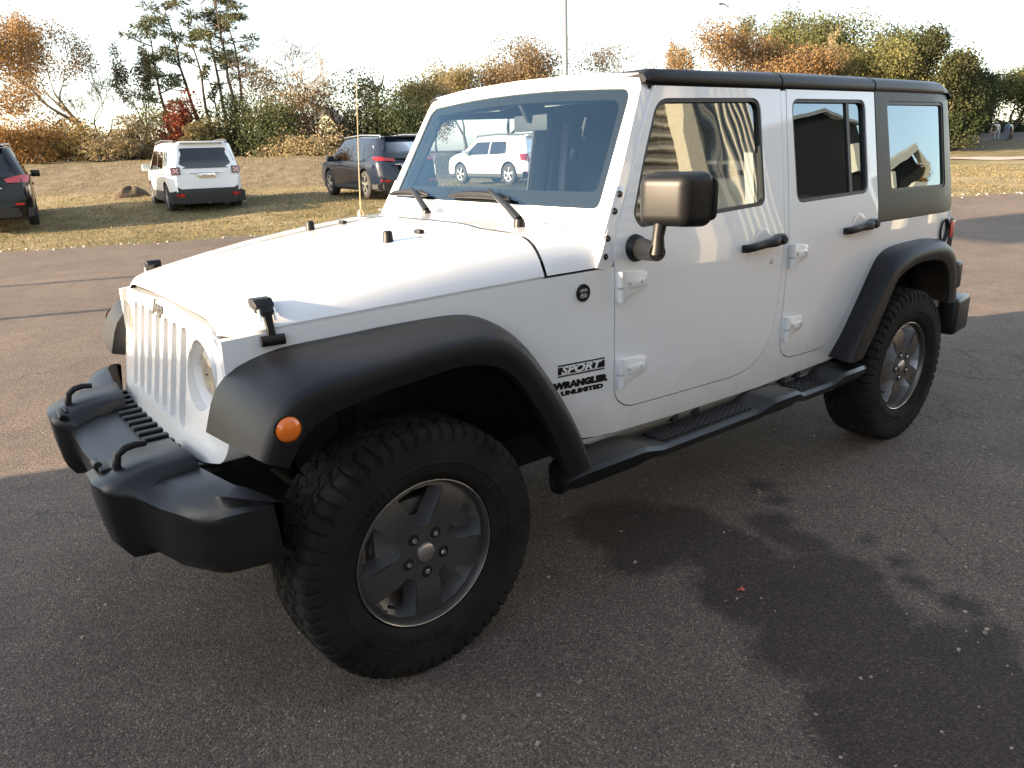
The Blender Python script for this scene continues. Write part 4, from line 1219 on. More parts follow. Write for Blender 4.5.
# short dry tufts and fallen leaves: nobody could count them
def blades(name, N, region, hmin, hmax, wmin, wmax, mat, flat=False):
    r = np.random.RandomState(4); pts = []
    while len(pts) < N:
        d, l = r.uniform(region[0], region[1]), r.uniform(region[2], region[3])
        p = Vector((CAM.x, CAM.y)) + FH * d + RH * l
        # keep off the asphalt: outside its far edge
        ye = float(np.interp(p.x, [e[0] for e in edge[::-1]], [e[1] for e in edge[::-1]]))
        if p.y < ye - .02 + r.uniform(-.25, .08): pts.append((p.x, p.y, terrain_z(p.x, p.y)))
    P = np.array(pts); a = r.uniform(0, 2 * np.pi, N); h = r.uniform(hmin, hmax, N); wd = r.uniform(wmin, wmax, N); le = r.uniform(-.6, .6, (N, 2)) * h[:, None]
    V = np.zeros((N, 3, 3)); dx = np.stack([np.cos(a), np.sin(a), 0 * a], 1) * wd[:, None] * .5
    V[:, 0] = P - dx; V[:, 1] = P + dx; V[:, 2] = P + np.stack([le[:, 0], le[:, 1], h], 1)
    if flat: V[:, :, 2] += .012; V[:, 2, 2] = V[:, 0, 2] + .01; V[:, 2, 0] += np.sin(a) * wd; V[:, 2, 1] -= np.cos(a) * wd
    me = bpy.data.meshes.new(name); me.from_pydata(V.reshape(-1, 3).tolist(), [], [(3 * i, 3 * i + 1, 3 * i + 2) for i in range(N)]); me.materials.append(mat); me.update()
    o = bpy.data.objects.new(name, me); COL.objects.link(o); return o
tag(blades('grass', 90000, (9, 33, -20, 18), .02, .065, .012, .03, foliage('dry_grass_blades', [(.12, .108, .045), (.17, .142, .065), (.23, .185, .10), (.27, .215, .125)], .3, .8)), 'short dry autumn grass on the lawn', kind='stuff')
tag(blades('fallen_leaves', 2600, (9, 24, -18, 16), .01, .02, .07, .13, foliage('fallen_leaf', [(.25, .13, .04), (.35, .22, .08), (.16, .08, .03), (.42, .32, .18)], .1, .8), True), 'dead leaves strewn over the lawn', kind='stuff')
# pale grit along the lot edge
gb = MB(); rr = random.Random(8)
for k in range(500):
    i = rr.randrange(40, 190); p = er[i]; s_ = rr.uniform(.012, .04)
    x, y = p[0] + rr.gauss(0, .12), p[1] + rr.gauss(-.10, .14)
    gb.box((x, y, max(0, terrain_z(x, y)) + s_ * .3), (s_ * 1.4, s_, s_ * .7), Matrix.Rotation(rr.uniform(0, 3), 3, 'Z'))
tag(gb.build('gravel', pm('pale_grit', (.42, .38, .33), .9, var=.3, vs=9), smooth=0), 'pale grit along the edge of the asphalt', kind='stuff')

# loose grit on the asphalt in the foreground
gb = MB(); rr = random.Random(18)
for k in range(900):
    x = rr.uniform(-6, 1.6); y = rr.uniform(-1.5, 2.9); s_ = rr.choice((.003, .004, .004, .005, .006, .009))
    gb.box((x, y, .004 + s_ * .3), (s_ * 1.4, s_, s_ * .7), Matrix.Rotation(rr.uniform(0, 3), 3, 'Z'))
tag(gb.build('grit', pm('loose_grit', (.36, .31, .26), .9, var=.5, vs=30), smooth=0), 'loose grit scattered over the foreground asphalt', kind='stuff')

# one red leaf on the asphalt beside the vehicle
lf = MB(); c = ground(741, 590, .006)
lf.add([(c.x + .016 * math.cos(a) * (1.5 if k % 2 == 0 else .75), c.y + .010 * math.sin(a) * (1.5 if k % 2 == 0 else .75), .009 + .004 * math.sin(k * 1.3)) for k, a in enumerate(np.linspace(0, 2 * math.pi, 10, endpoint=False))] + [(c.x, c.y, .013)], [(k, (k + 1) % 10, 10) for k in range(10)])
tag(lf.build('fallen_leaf', pm('red_leaf', (.42, .08, .05), .6), smooth=0), 'single small red leaf lying on the asphalt beside the white off-road vehicle', 'leaf')

# ------------------------------------------------------------------ buildings out of frame: their shadows and mirror images are in the picture
def ribbed(name, c1, c2, pitch, axis):
    m, n, l, b = new_mat(name)
    g = n.new('ShaderNodeNewGeometry'); sp = n.new('ShaderNodeSeparateXYZ'); l.new(g.outputs['Position'], sp.inputs[0])
    wv = math_(n, l, 'SINE', math_(n, l, 'MULTIPLY', sp.outputs[axis], 2 * math.pi / pitch))
    r = ramp(n, l, math_(n, l, 'MULTIPLY_ADD', wv, .5, .5), [(.0, c1), (.35, c1), (.6, c2)])  # two-tone stripes paint the lit and shaded flanks of the ribs
    l.new(r.outputs[0], b.inputs['Base Color']); b.inputs['Roughness'].default_value = .5
    bp = n.new('ShaderNodeBump'); bp.inputs['Distance'].default_value = .05; l.new(wv, bp.inputs['Height']); l.new(bp.outputs[0], b.inputs['Normal'])
    return m
siding = pm('cream_siding', (.62, .59, .49), .5, var=.08, vs=.6)
hs = empty('metal_shed', (11, 2.5, 0)); tag(hs, 'low cream metal shed with a shallow gable, out of frame at the left', 'shed')
m_ = MB()
yA, yB, yR = -4.10, 9.0, 2.6
zA, zB, zR = 2.60, 2.70, 3.78
gp = [(yA, 0), (yB, 0), (yB, zB), (yR, zR), (yA, zA)]
m_.prism(gp, lambda u, v, q: (8.2 + q - 11, u - 2.5, v), 7)
m_.build('wall', siding, hs, smooth=0)
m_ = MB(); m_.loft([[(8.0 - 11, y - 2.5, z) for y, z in ((yA - .1, zA - .02), (yR, zR + .03), (yB + .2, zB))], [(15.4 - 11, y - 2.5, z) for y, z in ((yA - .1, zA - .02), (yR, zR + .03), (yB + .2, zB))]], False, False)
m_.build('roof', pm('roof_metal', (.35, .34, .32), .5), hs, smooth=0, fix=False)
m_ = MB(); m_.box((8.17 - 11, 0, 1.2), (.04, 3.2, 2.4)); m_.build('door', pm('dark_door', (.05, .05, .05), .6), hs)

wk = empty('workshop_building', (-5, 9, 0)); tag(wk, 'tall cream metal workshop with a black block as its shaded bay, behind the camera', 'building')
def bx(name, x0, x1, y0, y1, z0, z1, mat):
    q = MB(); q.box(((x0 + x1) / 2 + 5, (y0 + y1) / 2 - 9, (z0 + z1) / 2), (x1 - x0, y1 - y0, z1 - z0)); return q.build(name, mat, wk, smooth=0)
rib = ribbed('shade_striped_metal', (.70, .67, .54), (.14, .15, .16), .22, 0)
bx('front_wall', -11.75, -9.98, 7.2, 7.5, 0, 4.9, rib)
bx('corner_wall', -9.98, -9.6, 7.05, 7.5, 0, 5.1, siding)
bx('lap_wall', -9.6, 3.0, 7.4, 7.7, 0, 5.2, ribbed('shaded_lap_siding', (.16, .16, .15), (.40, .39, .35), .22, 2))  # grey courses carry the wall's shade and the lap shadows in the colour
bx('roof', -9.7, 3.2, 6.9, 12, 5.2, 5.35, pm('roof_sheet', (.10, .10, .10), .6))
q = MB(); q.prism([(-11.75, 0), (-15.6, 0), (-15.6, 4.15), (-14.9, 4.28), (-14.5, 4.42), (-13.1, 4.2), (-11.75, 4.0)], lambda u, v, k: (u + 5, 7.35 + k - 9, v), 4); q.build('bay_shade_block', M['black'], wk, smooth=0)  # solid black block stands for the shaded inside of the bay
q = MB(); q.prism([(-15.6, 4.15), (-14.9, 4.28), (-14.5, 4.42), (-13.1, 4.2), (-11.75, 4.0), (-11.75, 4.07), (-13.1, 4.28), (-14.5, 4.50), (-14.9, 4.36), (-15.6, 4.22)], lambda u, v, k: (u + 5, 7.25 + k - 9, v), 4); q.build('bay_roof', pm('grey_roof', (.30, .30, .30), .6), wk, smooth=0)
bx('bay_sign_board', -15.5, -15.05, 7.2, 7.34, 3.1, 3.72, siding)
q = MB(); q.prism([(-16.1, 3.0), (-18.0, 3.52), (-18.95, 2.85), (-18.95, 3.0), (-18.0, 3.70), (-16.1, 3.2)], lambda u, v, k: (u + 5, 7.1 + k - 9, v), .25); q.build('gable_fascia', siding, wk, smooth=0)
q = MB(); q.prism([(-16.2, 0), (-18.9, 0), (-18.9, 2.85), (-18.0, 3.5), (-16.2, 3.0)], lambda u, v, k: (u + 5, 7.4 + k - 9, v), .2); q.build('carport_shade', M['black'], wk, smooth=0)  # black sheet stands for the shade under the gable
bx('carport_wall', -19.6, -18.1, 7.15, 7.35, 0, 2.72, siding)
bx('carport_post', -16.4, -16.2, 7.1, 7.35, 0, 3.0, siding)

def mast(name, x, y, h, r, label, lamp=False, col=(.7, .7, .68), z0=None):
    z = terrain_z(x, y) if z0 is None else z0
    o = empty(name, (x, y, z)); tag(o, label, 'pole')
    q = MB(); q.lathe([(r * 1.0, 0), (r * .95, h * .3), (r * .75, h), (0, h + .02)], (0, 0, 0), 'Z', 12); q.build('shaft', pm(name + '_paint', col, .5, metal=.2), o)
    q = MB(); q.lathe([(r * 2.4, 0), (r * 2.4, .03), (r * 1.5, .05), (r * 1.2, .25), (r, .3)], (0, 0, 0), 'Z', 12); q.build('base', pm(name + '_base', (.3, .3, .3), .6), o)
    if lamp:
        q = MB(); q.tube([(0, 0, h - .1), (.5, 0, h + .1), (1.0, 0, h + .12)], r * .5, 8); q.box((1.2, 0, h + .1), (.7, .3, .14)); q.build('lamp_head', pm(name + '_head', (.25, .25, .25), .5), o)
    return o
p1 = at(566, 44); mast('flag_pole', p1.x, p1.y, 15.0, .15, 'tall slim white pole rising behind the windscreen of the off-road vehicle', col=(.30, .30, .30))
p1 = at(722, 72); mast('light_pole', p1.x, p1.y, 11.6, .11, 'thin pale light pole far off among the autumn trees, above the hardtop', lamp=True)
pyl = mast('shadow_panel_pole', 10.0, -9.75, 7.2, .07, 'pole with a panel added to cast a shadow band, out of frame at left', col=(.25, .2, .15), z0=0)
q = MB(); q.box((0, 0, 6.5), (.18, 2.6, 1.5), Matrix.Rotation(math.atan2(SD.y, SD.x), 3, 'Z')); q.build('shadow_panel', pm('shadow_panel_face', (.5, .5, .5), .5), pyl, bevel=.02)  # panel added and turned across the sun to cast a shadow band
mast('utility_pole', 10.0, -12.4, 5.2, .07, 'pole out of frame at the left, farther one, casting a thin shadow on the asphalt', col=(.25, .2, .15), z0=0)

# small houses half hidden by the trees
def house(px, d, wid, dep, eave, ridge, col, roofc, label, rz, z):
    p = at(px, d, z); o = empty('house', p, rz); tag(o, label, 'house')
    q = MB(); q.prism([(-wid / 2, -.5), (wid / 2, -.5), (wid / 2, eave), (0, ridge), (-wid / 2, eave)], lambda u, v, k: (u, k - dep / 2, v), dep); q.build('wall', pm('house_wall', col, .7, var=.05, vs=2), o, smooth=0)
    q = MB()
    for s in (1, -1):
        q.prism([(s * (wid / 2 + .3), eave - .25), (0, ridge + .05), (0, ridge + .2), (s * (wid / 2 + .3), eave - .1)], lambda u, v, k: (u, k - dep / 2 - .25, v), dep + .5)
    q.build('roof', pm('house_roof', roofc, .8, var=.2, vs=3), o, smooth=0, fix=True)
    for s in (-1, 1):
        q = MB(); q.box((s * wid * .22, -dep / 2 - .02, eave * .55), (.7, .06, 1.0)); q.box((s * wid * .22, dep / 2 + .02, eave * .55), (.7, .06, 1.0)); q.build('window', M['tglass'], o)
    return o
ang = math.atan2(FH.y, FH.x) - math.pi / 2
house(72, 47, 3.4, 6, 1.4, 2.9, (.70, .68, .62), (.20, .19, .19), 'small white gabled house showing through the orange trees at far left', ang + .25, .1)
house(108, 58, 7, 7, 1.6, 3.6, (.55, .58, .60), (.16, .17, .19), 'grey-roofed house behind the bare tree at left', ang + .9, -1.2)
house(331, 62, 3.4, 5, 2.2, 4.0, (.62, .58, .42), (.16, .15, .14), 'small yellowish house deep in the thicket behind the dark parked car', ang, .8)
house(1018, 92, 7, 6, 1.2, 2.4, (.75, .75, .73), (.25, .24, .24), 'white house at the far right edge beyond the grey wall', ang - .5, .6)
# ------------------------------------------------------------------ parked cars
def dark_mat(name, col, **k): return pm(name, col, .14, spec=.38, **k)
CARGLASS = glass('car_glass', (.05, .055, .06), 1.7)
TYREM = pm('car_tyre', (.02, .02, .02), .8); ALLOY = pm('car_alloy', (.55, .55, .56), .3, metal=.9)
CLAD = pm('car_cladding', (.03, .03, .032), .6)
def make_car(label, cat, L, W, H, wb, rt, paint, roofx, group=None, spec=None):
    """x forward, rear axle at x=0. roofx: (windscreen base, windscreen top, rear roof end) in x"""
    spec = spec or {}
    root = tag(empty('parked_car'), label, cat, group)
    xr0 = -(L - wb) * .46; xf0 = xr0 + L
    belt = spec.get('belt', .60) * H; clad = spec.get('clad', .30) * H; zlo = .20
    wsb, wst, rre = roofx
    hood = spec.get('hood', .62) * H
    def xr(z):      # rear end line
        t = z / H
        return xr0 + np.interp(t, [0, .15, .3, .45, .58, .72, .9, 1], spec.get('rearx', [.16, .06, .0, .02, .05, .12, .26, .36]))
    def xf(z):
        t = z / H
        return xf0 - np.interp(t, [0, .15, .3, .45, .58, .7, 1], [.25, .08, .0, .04, .14, .3, .4])
    def zt(s):
        x = xr0 + s * (xf0 - xr0)
        return np.interp(x, [xr0, rre, (rre + wst) / 2, wst, wsb, xf0 - .35, xf0 - .1, xf0], [H * .955, H * .975, H, H * .975, hood + .06, hood - .05, hood - .14, hood - .30])
    def hw(s):
        return W / 2 * np.interp(s, [0, .015, .05, .15, .5, .85, .95, .985, 1], [.80, .88, .955, .99, 1, .985, .93, .84, .72])
    lean = spec.get('lean', .30)
    def sy(s, z):
        y = hw(s)
        y *= 1 - .05 * max(0, (.42 * H - z) / (.3 * H)) ** 2 - .02 * max(0, (z - .45 * H) / (.2 * H)) ** 2 * (z < belt) - .02 * .5625 * (z >= belt)
        if z > belt: y -= lean * (z - belt)
        return y
    S = list(np.linspace(0, 1, 46)); S = sorted(S + [.008, .03])
    rings = []
    for s in S:
        top = float(zt(s)); zs = [zlo] + list(np.linspace(zlo + .06, min(belt, top - .10), 7))
        zs += list(np.linspace(min(belt, top - .10), top - .05, 7)[1:])
        r = [(0, zlo), (sy(s, zlo) * .9, zlo)]
        r += [(sy(s, z), z) for z in zs[1:]]
        yt = sy(s, top - .05)
        r += [(yt - .018, top - .018), (yt - .06, top + .0), (yt * .7, top + .015), (yt * .35, top + .025), (0, top + .028)]
        full = []
        for y, z in r:
            x = float(xr(z)) * (1 - s) + float(xf(z)) * s
            full.append((x, y, z))
        rings.append(full + [(x, -y, z) for x, y, z in full[-2:0:-1]])
    mb = MB(); mb.loft(rings)
    me = bpy.data.meshes.new('body'); me.from_pydata(mb.v, [], mb.f)
    for m in (paint, CLAD, M['black']): me.materials.append(m)
    bm = bmesh.new(); bm.from_mesh(me); bmesh.ops.triangulate(bm, faces=[f for f in bm.faces if len(f.verts) > 4]); bmesh.ops.recalc_face_normals(bm, faces=bm.faces)
    for f in bm.faces:
        if f.calc_center_median().z < clad: f.material_index = 1
    bm.to_mesh(me); bm.free()
    o = bpy.data.objects.new('body', me); COL.objects.link(o)
    cut = bmesh.new()
    for ax_ in (0, wb):
        for sd in (1, -1):
            g = bmesh.ops.create_cone(cut, cap_ends=True, segments=32, radius1=rt * 1.13, radius2=rt * 1.13, depth=.62)
            bmesh.ops.rotate(cut, verts=g['verts'], matrix=Matrix.Rotation(rad(90), 3, 'X'))
            bmesh.ops.translate(cut, verts=g['verts'], vec=(ax_, sd * W / 2, rt + .02))
    cm = bpy.data.meshes.new('cut'); cut.to_mesh(cm); cut.free()
    for m in (M['black'], M['black'], M['black']): cm.materials.append(m)
    for p in cm.polygons: p.material_index = 2
    co = bpy.data.objects.new('cut', cm); COL.objects.link(co)
    bo = o.modifiers.new('b', 'BOOLEAN'); bo.operation = 'DIFFERENCE'; bo.object = co; bo.solver = 'EXACT'
    dg = bpy.context.evaluated_depsgraph_get(); dg.update()
    nm = bpy.data.meshes.new_from_object(o.evaluated_get(dg)); o.modifiers.clear(); o.data = nm; nm.name = 'body'
    bpy.data.objects.remove(co); bpy.data.meshes.remove(cm); bpy.data.meshes.remove(me)
    finish(nm, 32); o.parent = root
    def s_of(x, z): return (x - float(xr(z))) / (float(xf(z)) - float(xr(z)))
    def sfn(sd, off): return lambda u, v, q=0: (u, sd * (sy(min(1, max(0, s_of(u, v))), v) + off - q), v)
    zb = belt + .03; ztp = H * .90
    # side windows
    wins = spec['wins']
    for sd in (1, -1):
        for poly in wins:
            P = fillet([(x, zb + (ztp - zb) * t) for x, t in poly], .05, 3)
            panel('side_window', P, [], sfn(sd, .006), (0, -.02 * sd, 0), CARGLASS, root, [], [zb + (ztp - zb) * k / 5 for k in range(1, 5)], flip=sd > 0)
        # mirror
        xm = wsb - .55; q = MB(); q.box((xm, sd * (W / 2 + .10), belt + .09), (.13, .20, .16)); q.box((xm + .02, sd * (W / 2 - .0), belt + .05), (.06, .14, .04)); q.build('wing_mirror', spec.get('mirror', paint), root, bevel=.035, segs=3)
        for xh in spec['handles']:
            q = MB(); q.box((xh, sd * (sy(s_of(xh, belt - .12), belt - .12) + .015), belt - .12), (.2, .03, .035)); q.build('door_handle', spec.get('handle', paint), root, bevel=.008)
        if spec.get('rails'):
            q = MB(); xs_ = np.linspace(rre + .15, wst - .05, 9)
            pts = [(x, sd * (sy(s_of(x, H * .93), H * .93) - .06), float(zt((x - xr0) / (xf0 - xr0))) + .05) for x in xs_]
            pts = [(pts[0][0] - .06, pts[0][1], pts[0][2] - .05)] + pts + [(pts[-1][0] + .06, pts[-1][1], pts[-1][2] - .05)]
            q.tube(pts, .02, 8); q.build('roof_rail', spec.get('railmat', CLAD), root)
        # door seams
        q = MB()
        for xs_ in spec['seams']:
            zz = np.linspace(clad + .05, belt + .02, 8)
            q.loft([[sfn(sd, .002)(xs_ - .006, z) for z in zz], [sfn(sd, .002)(xs_ + .006, z) for z in zz]], False, False)
        q.build('door_seam', M['gap'], root, fix=False)
    def rfn(off): return lambda u, v, q=0: (float(xr(v)) - off + q - .0 + .10 * (abs(u) / (W / 2)) ** 4, u, v)
    # rear window, lamps, plate recess, badge strip, wiper
    rw = fillet(spec['rearwin'], spec.get('rwr', .08), 4)
    panel('rear_window', [(u * W, v * H) for u, v in rw], [], rfn(.008), (.03, 0, 0), CARGLASS, root, [k * .1 - .8 for k in range(17)], [H * (.6 + .04 * k) for k in range(9)], flip=False)
    for sd in (1, -1):
        P = fillet([(sd * u * W, v * H) for u, v in spec['tail']], .02, 3)
        a = spec.get('tailback', .04)
        t = panel('tail_light', P, [], lambda u, v: (float(xr(v)) - .018 + a * (max(0, abs(u) - .33 * W) / (.17 * W)) ** 2, u, v), (.12, 0, 0), spec.get('tailmat', M['redlens']), root, [sd * (.30 + .02 * k) * W for k in range(10)], [])
        if spec.get('cross'):
            c_ = np.mean(np.array(spec['tail']), 0) * (W, H); q = MB()
            for an in (40, -40):
                Rr = Matrix.Rotation(rad(an), 3, 'X'); q.box((float(xr(c_[1])) - .024, sd * c_[0], c_[1]), (.012, .14, .035), Rr)
            q.build('lamp_cross', pm('pale_red_lens', (.75, .45, .42), .3), t)
        P = fillet([(sd * u * W, v * H) for u, v in spec['refl']], .015, 3)
        panel('reflector', P, [], rfn(.034), (.03, 0, 0), M['redlens'], root)
    if spec.get('bumper'):
        P = fillet([(u * W, v * H) for u, v in spec['bumper']], .04, 3)
        panel('rear_bumper', P, [], rfn(.015), (.05, 0, 0), CLAD, root, [k * .1 - .8 for k in range(17)], [.1 * k for k in range(3, 9)])
    if spec.get('strip'):
        q = MB(); z = spec['strip'] * H; q.box((float(xr(z)) - .01, 0, z), (.03, W * .42, .025)); q.box((float(xr(z)) - .005, 0, z - .07), (.02, .40, .10)); q.build('hatch_handle', spec.get('stripmat', M['chrome']), root, bevel=.005)
    q = MB(); q.box((rre + .06, 0, H * .985), (.30, W * .60, .04)); q.build('roof_spoiler', paint, root, bevel=.015)
    q = MB(); q.tube([(rre + .35, 0, H), (rre + .22, 0, H + .10)], [.02, .008], 8); q.build('roof_aerial', M['black'], root)
    # wheels
    wt = .22
    wh = empty('wheel', (0, W / 2 - wt / 2 - .01, rt), parent=root)
    q = MB(); q.lathe([(rt * .64, wt / 2 - .005), (rt * .70, wt / 2 + .005), (rt * .88, wt / 2), (rt * .96, wt / 2 - .02), (rt, wt / 2 - .05), (rt, -wt / 2 + .05), (rt * .94, -wt / 2), (rt * .64, -wt / 2)], (0, 0, 0), 'Y', 40); q.build('tyre', TYREM, wh)
    q = MB(); q.lathe([(rt * .64, wt / 2 - .01), (rt * .60, wt / 2 - .012), (rt * .58, wt / 2 - .06), (0, wt / 2 - .08)], (0, 0, 0), 'Y', 40)
    for k in range(5):
        for dd in (-8, 8):
            a = rad(72 * k + 20 + dd); q.box((math.cos(a) * rt * .34, wt / 2 - .02, math.sin(a) * rt * .34), (rt * .56, .025, .035), Matrix.Rotation(-a, 3, 'Y'))
    q.lathe([(0, wt / 2), (.05, wt / 2 - .005), (.055, wt / 2 - .04)], (0, 0, 0), 'Y', 16)
    q.build('rim', ALLOY, wh, fix=True)
    q = MB(); q.lathe([(0, wt / 2 - .055), (rt * .55, wt / 2 - .050)], (0, 0, 0), 'Y', 24); q.build('brake', M['black'], wh)
    for (x, sd) in ((wb, 1), (0, -1), (wb, -1)):
        c = copy_tree(wh, root); c.location = (x, sd * (W / 2 - wt / 2 - .01), rt); c.rotation_euler = (0, rnd.uniform(0, 1), 0 if sd > 0 else math.pi)
    return root
def park(root, rear_left, heading, W, z):
    h = Vector((heading[0], heading[1])).normalized(); lft = Vector((-h.y, h.x))
    p = Vector(rear_left) - lft * (W / 2 - .02)
    root.location = (p.x, p.y, z); root.rotation_euler = (0, 0, math.atan2(h.y, h.x))

# white boxy hatchback, seen from behind
c1 = make_car('white boxy compact crossover with square crossed tail lamps, seen from behind on the lawn', 'car', 4.23, 1.80, 1.69, 2.57, .345, pm('white_car_paint', (.78, .79, .80), .3, coat=1), (2.62, 1.95, -.62), spec=dict(
    belt=.585, clad=.27, hood=.64, lean=.22, rearx=[.16, .06, 0, .01, .03, .06, .16, .24], wins=[[(.10, .08), (.98, .0), (.98, .92), (.22, .92)], [(1.04, 0), (2.30, 0), (1.82, .95), (1.04, .95)], [(-.42, .25), (.02, .15), (.12, .9), (-.32, .88)]], handles=[.35, 1.3], seams=[1.01, .05, 2.2], rails=True, mirror=pm('pale_mirror', (.55, .62, .62), .3),
    rearwin=[(-.36, .62), (.36, .62), (.40, .70), (.345, .905), (-.345, .905), (-.40, .70)], tail=[(.335, .535), (.455, .535), (.455, .645), (.335, .645)], cross=True, tailmat=pm('smoked_red', (.09, .015, .02), .2, coat=1), refl=[(.32, .225), (.42, .225), (.42, .27), (.32, .27)], bumper=[(-.50, .13), (.50, .13), (.50, .285), (.36, .335), (-.36, .335), (-.50, .285)], strip=.56, stripmat=M['chrome'], tailback=.08))
park(c1, (-4.35, -18.25), (-.11, -.995), 1.80, .26)
# dark blue crossover
c2 = make_car('dark blue-grey crossover with bright wheels, on the lawn just left of the big windscreen', 'car', 4.65, 1.84, 1.57, 2.725, .36, dark_mat('midnight_blue_paint', (.010, .015, .028)), (2.75, 1.95, -.60), spec=dict(
    belt=.60, clad=.23, hood=.64, lean=.42, wins=[[(.02, .02), (.95, .0), (.95, .95), (.22, .95)], [(1.01, 0), (2.42, 0), (1.85, .97), (1.01, .97)], [(-.55, .38), (-.06, .08), (.12, .92), (-.28, .88)]], handles=[.32, 1.28], seams=[.98, .0, 2.25], rails=True, railmat=M['silver'], 
    rearwin=[(-.35, .645), (.35, .645), (.36, .70), (.31, .90), (-.31, .90), (-.36, .70)], tail=[(.20, .60), (.46, .62), (.48, .67), (.44, .68), (.20, .64)], refl=[(.30, .27), (.43, .28), (.43, .315), (.30, .305)], bumper=[(-.46, .15), (.46, .15), (.48, .24), (.30, .30), (-.30, .30), (-.48, .24)], strip=.55, tailback=.16))
rl = ground(366.2, 198.5, .39); fl = ground(330.5, 195, .39); park(c2, rl.xy, (fl - rl).xy, 1.84, .385)
# white small crossover seen through the windscreen
c3 = make_car('small white crossover in side view, seen through the windscreen of the off-road vehicle', 'car', 4.25, 1.78, 1.55, 2.555, .345, pm('pearl_white_paint', (.80, .80, .79), .3, coat=1), (2.62, 1.85, -.52), spec=dict(
    belt=.60, clad=.21, hood=.65, lean=.34, wins=[[(.12, .05), (.96, .0), (.96, .94), (.20, .94)], [(1.02, 0), (2.30, 0), (1.72, .95), (1.02, .95)]], handles=[.32, 1.25], seams=[.99, .02, 2.2], rails=True,
    rearwin=[(-.36, .66), (.36, .66), (.38, .72), (.32, .90), (-.32, .90), (-.38, .72)], tail=[(.33, .45), (.47, .50), (.48, .63), (.36, .63)], refl=[(.30, .24), (.42, .24), (.42, .275), (.30, .275)], bumper=[(-.48, .14), (.48, .14), (.48, .28), (-.48, .28)], strip=.53, tailback=.12))
h3 = Vector((.05, -1.0)).normalized(); fw = ground(461, 184, .45)
for k in range(12): fw = ground(461, 184, terrain_z(fw.x, fw.y))
park(c3, Vector((fw.x, fw.y)) - h3 * 2.555, h3, 1.78, fw.z)
# dark large crossover cut by the left edge of the picture
c4 = make_car('black large crossover cut off by the left edge of the photo, parked on the lawn', 'car', 5.1, 2.0, 1.76, 3.02, .375, dark_mat('black_car_paint', (.005, .005, .006)), (2.95, 2.1, -.72), spec=dict(
    belt=.585, clad=.16, hood=.63, lean=.40, wins=[[(.10, .02), (1.10, .0), (1.10, .95), (.20, .95)], [(1.16, 0), (2.6, 0), (1.98, .97), (1.16, .97)], [(-.62, .20), (.04, .08), (.10, .92), (-.36, .85)]], handles=[.35, 1.45], seams=[1.13, .05, 2.4], rails=True, railmat=M['silver'],
    rearwin=[(-.37, .62), (.37, .62), (.38, .68), (.31, .90), (-.31, .90), (-.38, .68)], tail=[(.26, .555), (.46, .555), (.485, .64), (.40, .645), (.24, .60)], refl=[(.30, .285), (.40, .285), (.40, .31), (.30, .31)], bumper=[(-.46, .14), (.46, .14), (.47, .24), (.34, .255), (-.34, .255), (-.47, .24)], strip=.49, tailback=.16))
park(c4, (.47, -18.5), (-.12, -.993), 2.0, .18)

# ------------------------------------------------------------------ trees and shrubs
def near_mean(cols, k=.5):
    m = np.mean(np.array(cols), 0); return [tuple(np.array(c) * (1 - k) + m * k) for c in cols]
def leaf_mesh(name, C, size, mat, aspect=.6, seed=0, droop=0):
    """C: Nx3 leaf centres; one small rectangle each, random orientation"""
    r = np.random.RandomState(seed); N = len(C)
    a = r.normal(size=(N, 3)); a /= np.linalg.norm(a, axis=1)[:, None]
    b = r.normal(size=(N, 3)); b -= (a * b).sum(1)[:, None] * a; b /= np.linalg.norm(b, axis=1)[:, None]
    s = size * r.uniform(.55, 1.35, N)[:, None]
    A = a * s * .5; B = b * s * .5 * aspect
    V = np.stack([C - A, C + B, C + A, C - B], 1).reshape(-1, 3)
    me = bpy.data.meshes.new(name); me.vertices.add(4 * N); me.vertices.foreach_set('co', V.ravel().astype(np.float32))
    me.loops.add(4 * N); me.loops.foreach_set('vertex_index', np.arange(4 * N, dtype=np.int32))
    me.polygons.add(N); me.polygons.foreach_set('loop_start', np.arange(0, 4 * N, 4, dtype=np.int32))
    me.materials.append(mat); me.update(calc_edges=True); me.validate()
    return me
BARK = dict(grey=pm('grey_bark', (.085, .068, .055), .9, var=.3, vs=5), pale=pm('pale_bark', (.19, .135, .085), .9, var=.3, vs=5), pine=pm('pine_bark', (.065, .045, .033), .9, var=.3, vs=5), dark=pm('dark_bark', (.04, .032, .026), .9))
def ball(rs_, n):
    v = rs_.normal(size=(n, 3)); q = np.linalg.norm(v, axis=1)[:, None]
    return v * np.minimum(1, 1.75 / q)
def rv(r): return Vector((r.gauss(0, 1), r.gauss(0, 1), r.gauss(0, 1)))
def branch(mb, r, p, d, ln, rd, depth, tips, spread=.55, up=.15, kids=(2, 3), nseg=4, wob=.16):
    pts = [p.copy()]; rs = [rd]; q = p.copy(); dd = d.normalized()
    for k in range(nseg):
        dd = (dd + rv(r) * wob + Vector((0, 0, up * .4))).normalized(); q = q + dd * (ln / nseg); pts.append(q.copy()); rs.append(max(.011, rd * (1 - .45 * (k + 1) / nseg)))
        if depth <= 2: tips.append((q.copy(), depth))
    mb.tube(pts, rs, 6 if rd > .06 else 4 if rd > .02 else 3, caps=False)
    if depth == 0: return
    for k in range(r.randint(*kids)):
        nd = (dd + rv(r) * spread).normalized(); nd.z += up; nd.normalize()
        i = r.choice((nseg, nseg, nseg - 1)) if k else nseg
        branch(mb, r, pts[i], nd, ln * r.uniform(.62, .85), rs[i] * r.uniform(.6, .8), depth - 1, tips, spread, up, kids, nseg, wob)
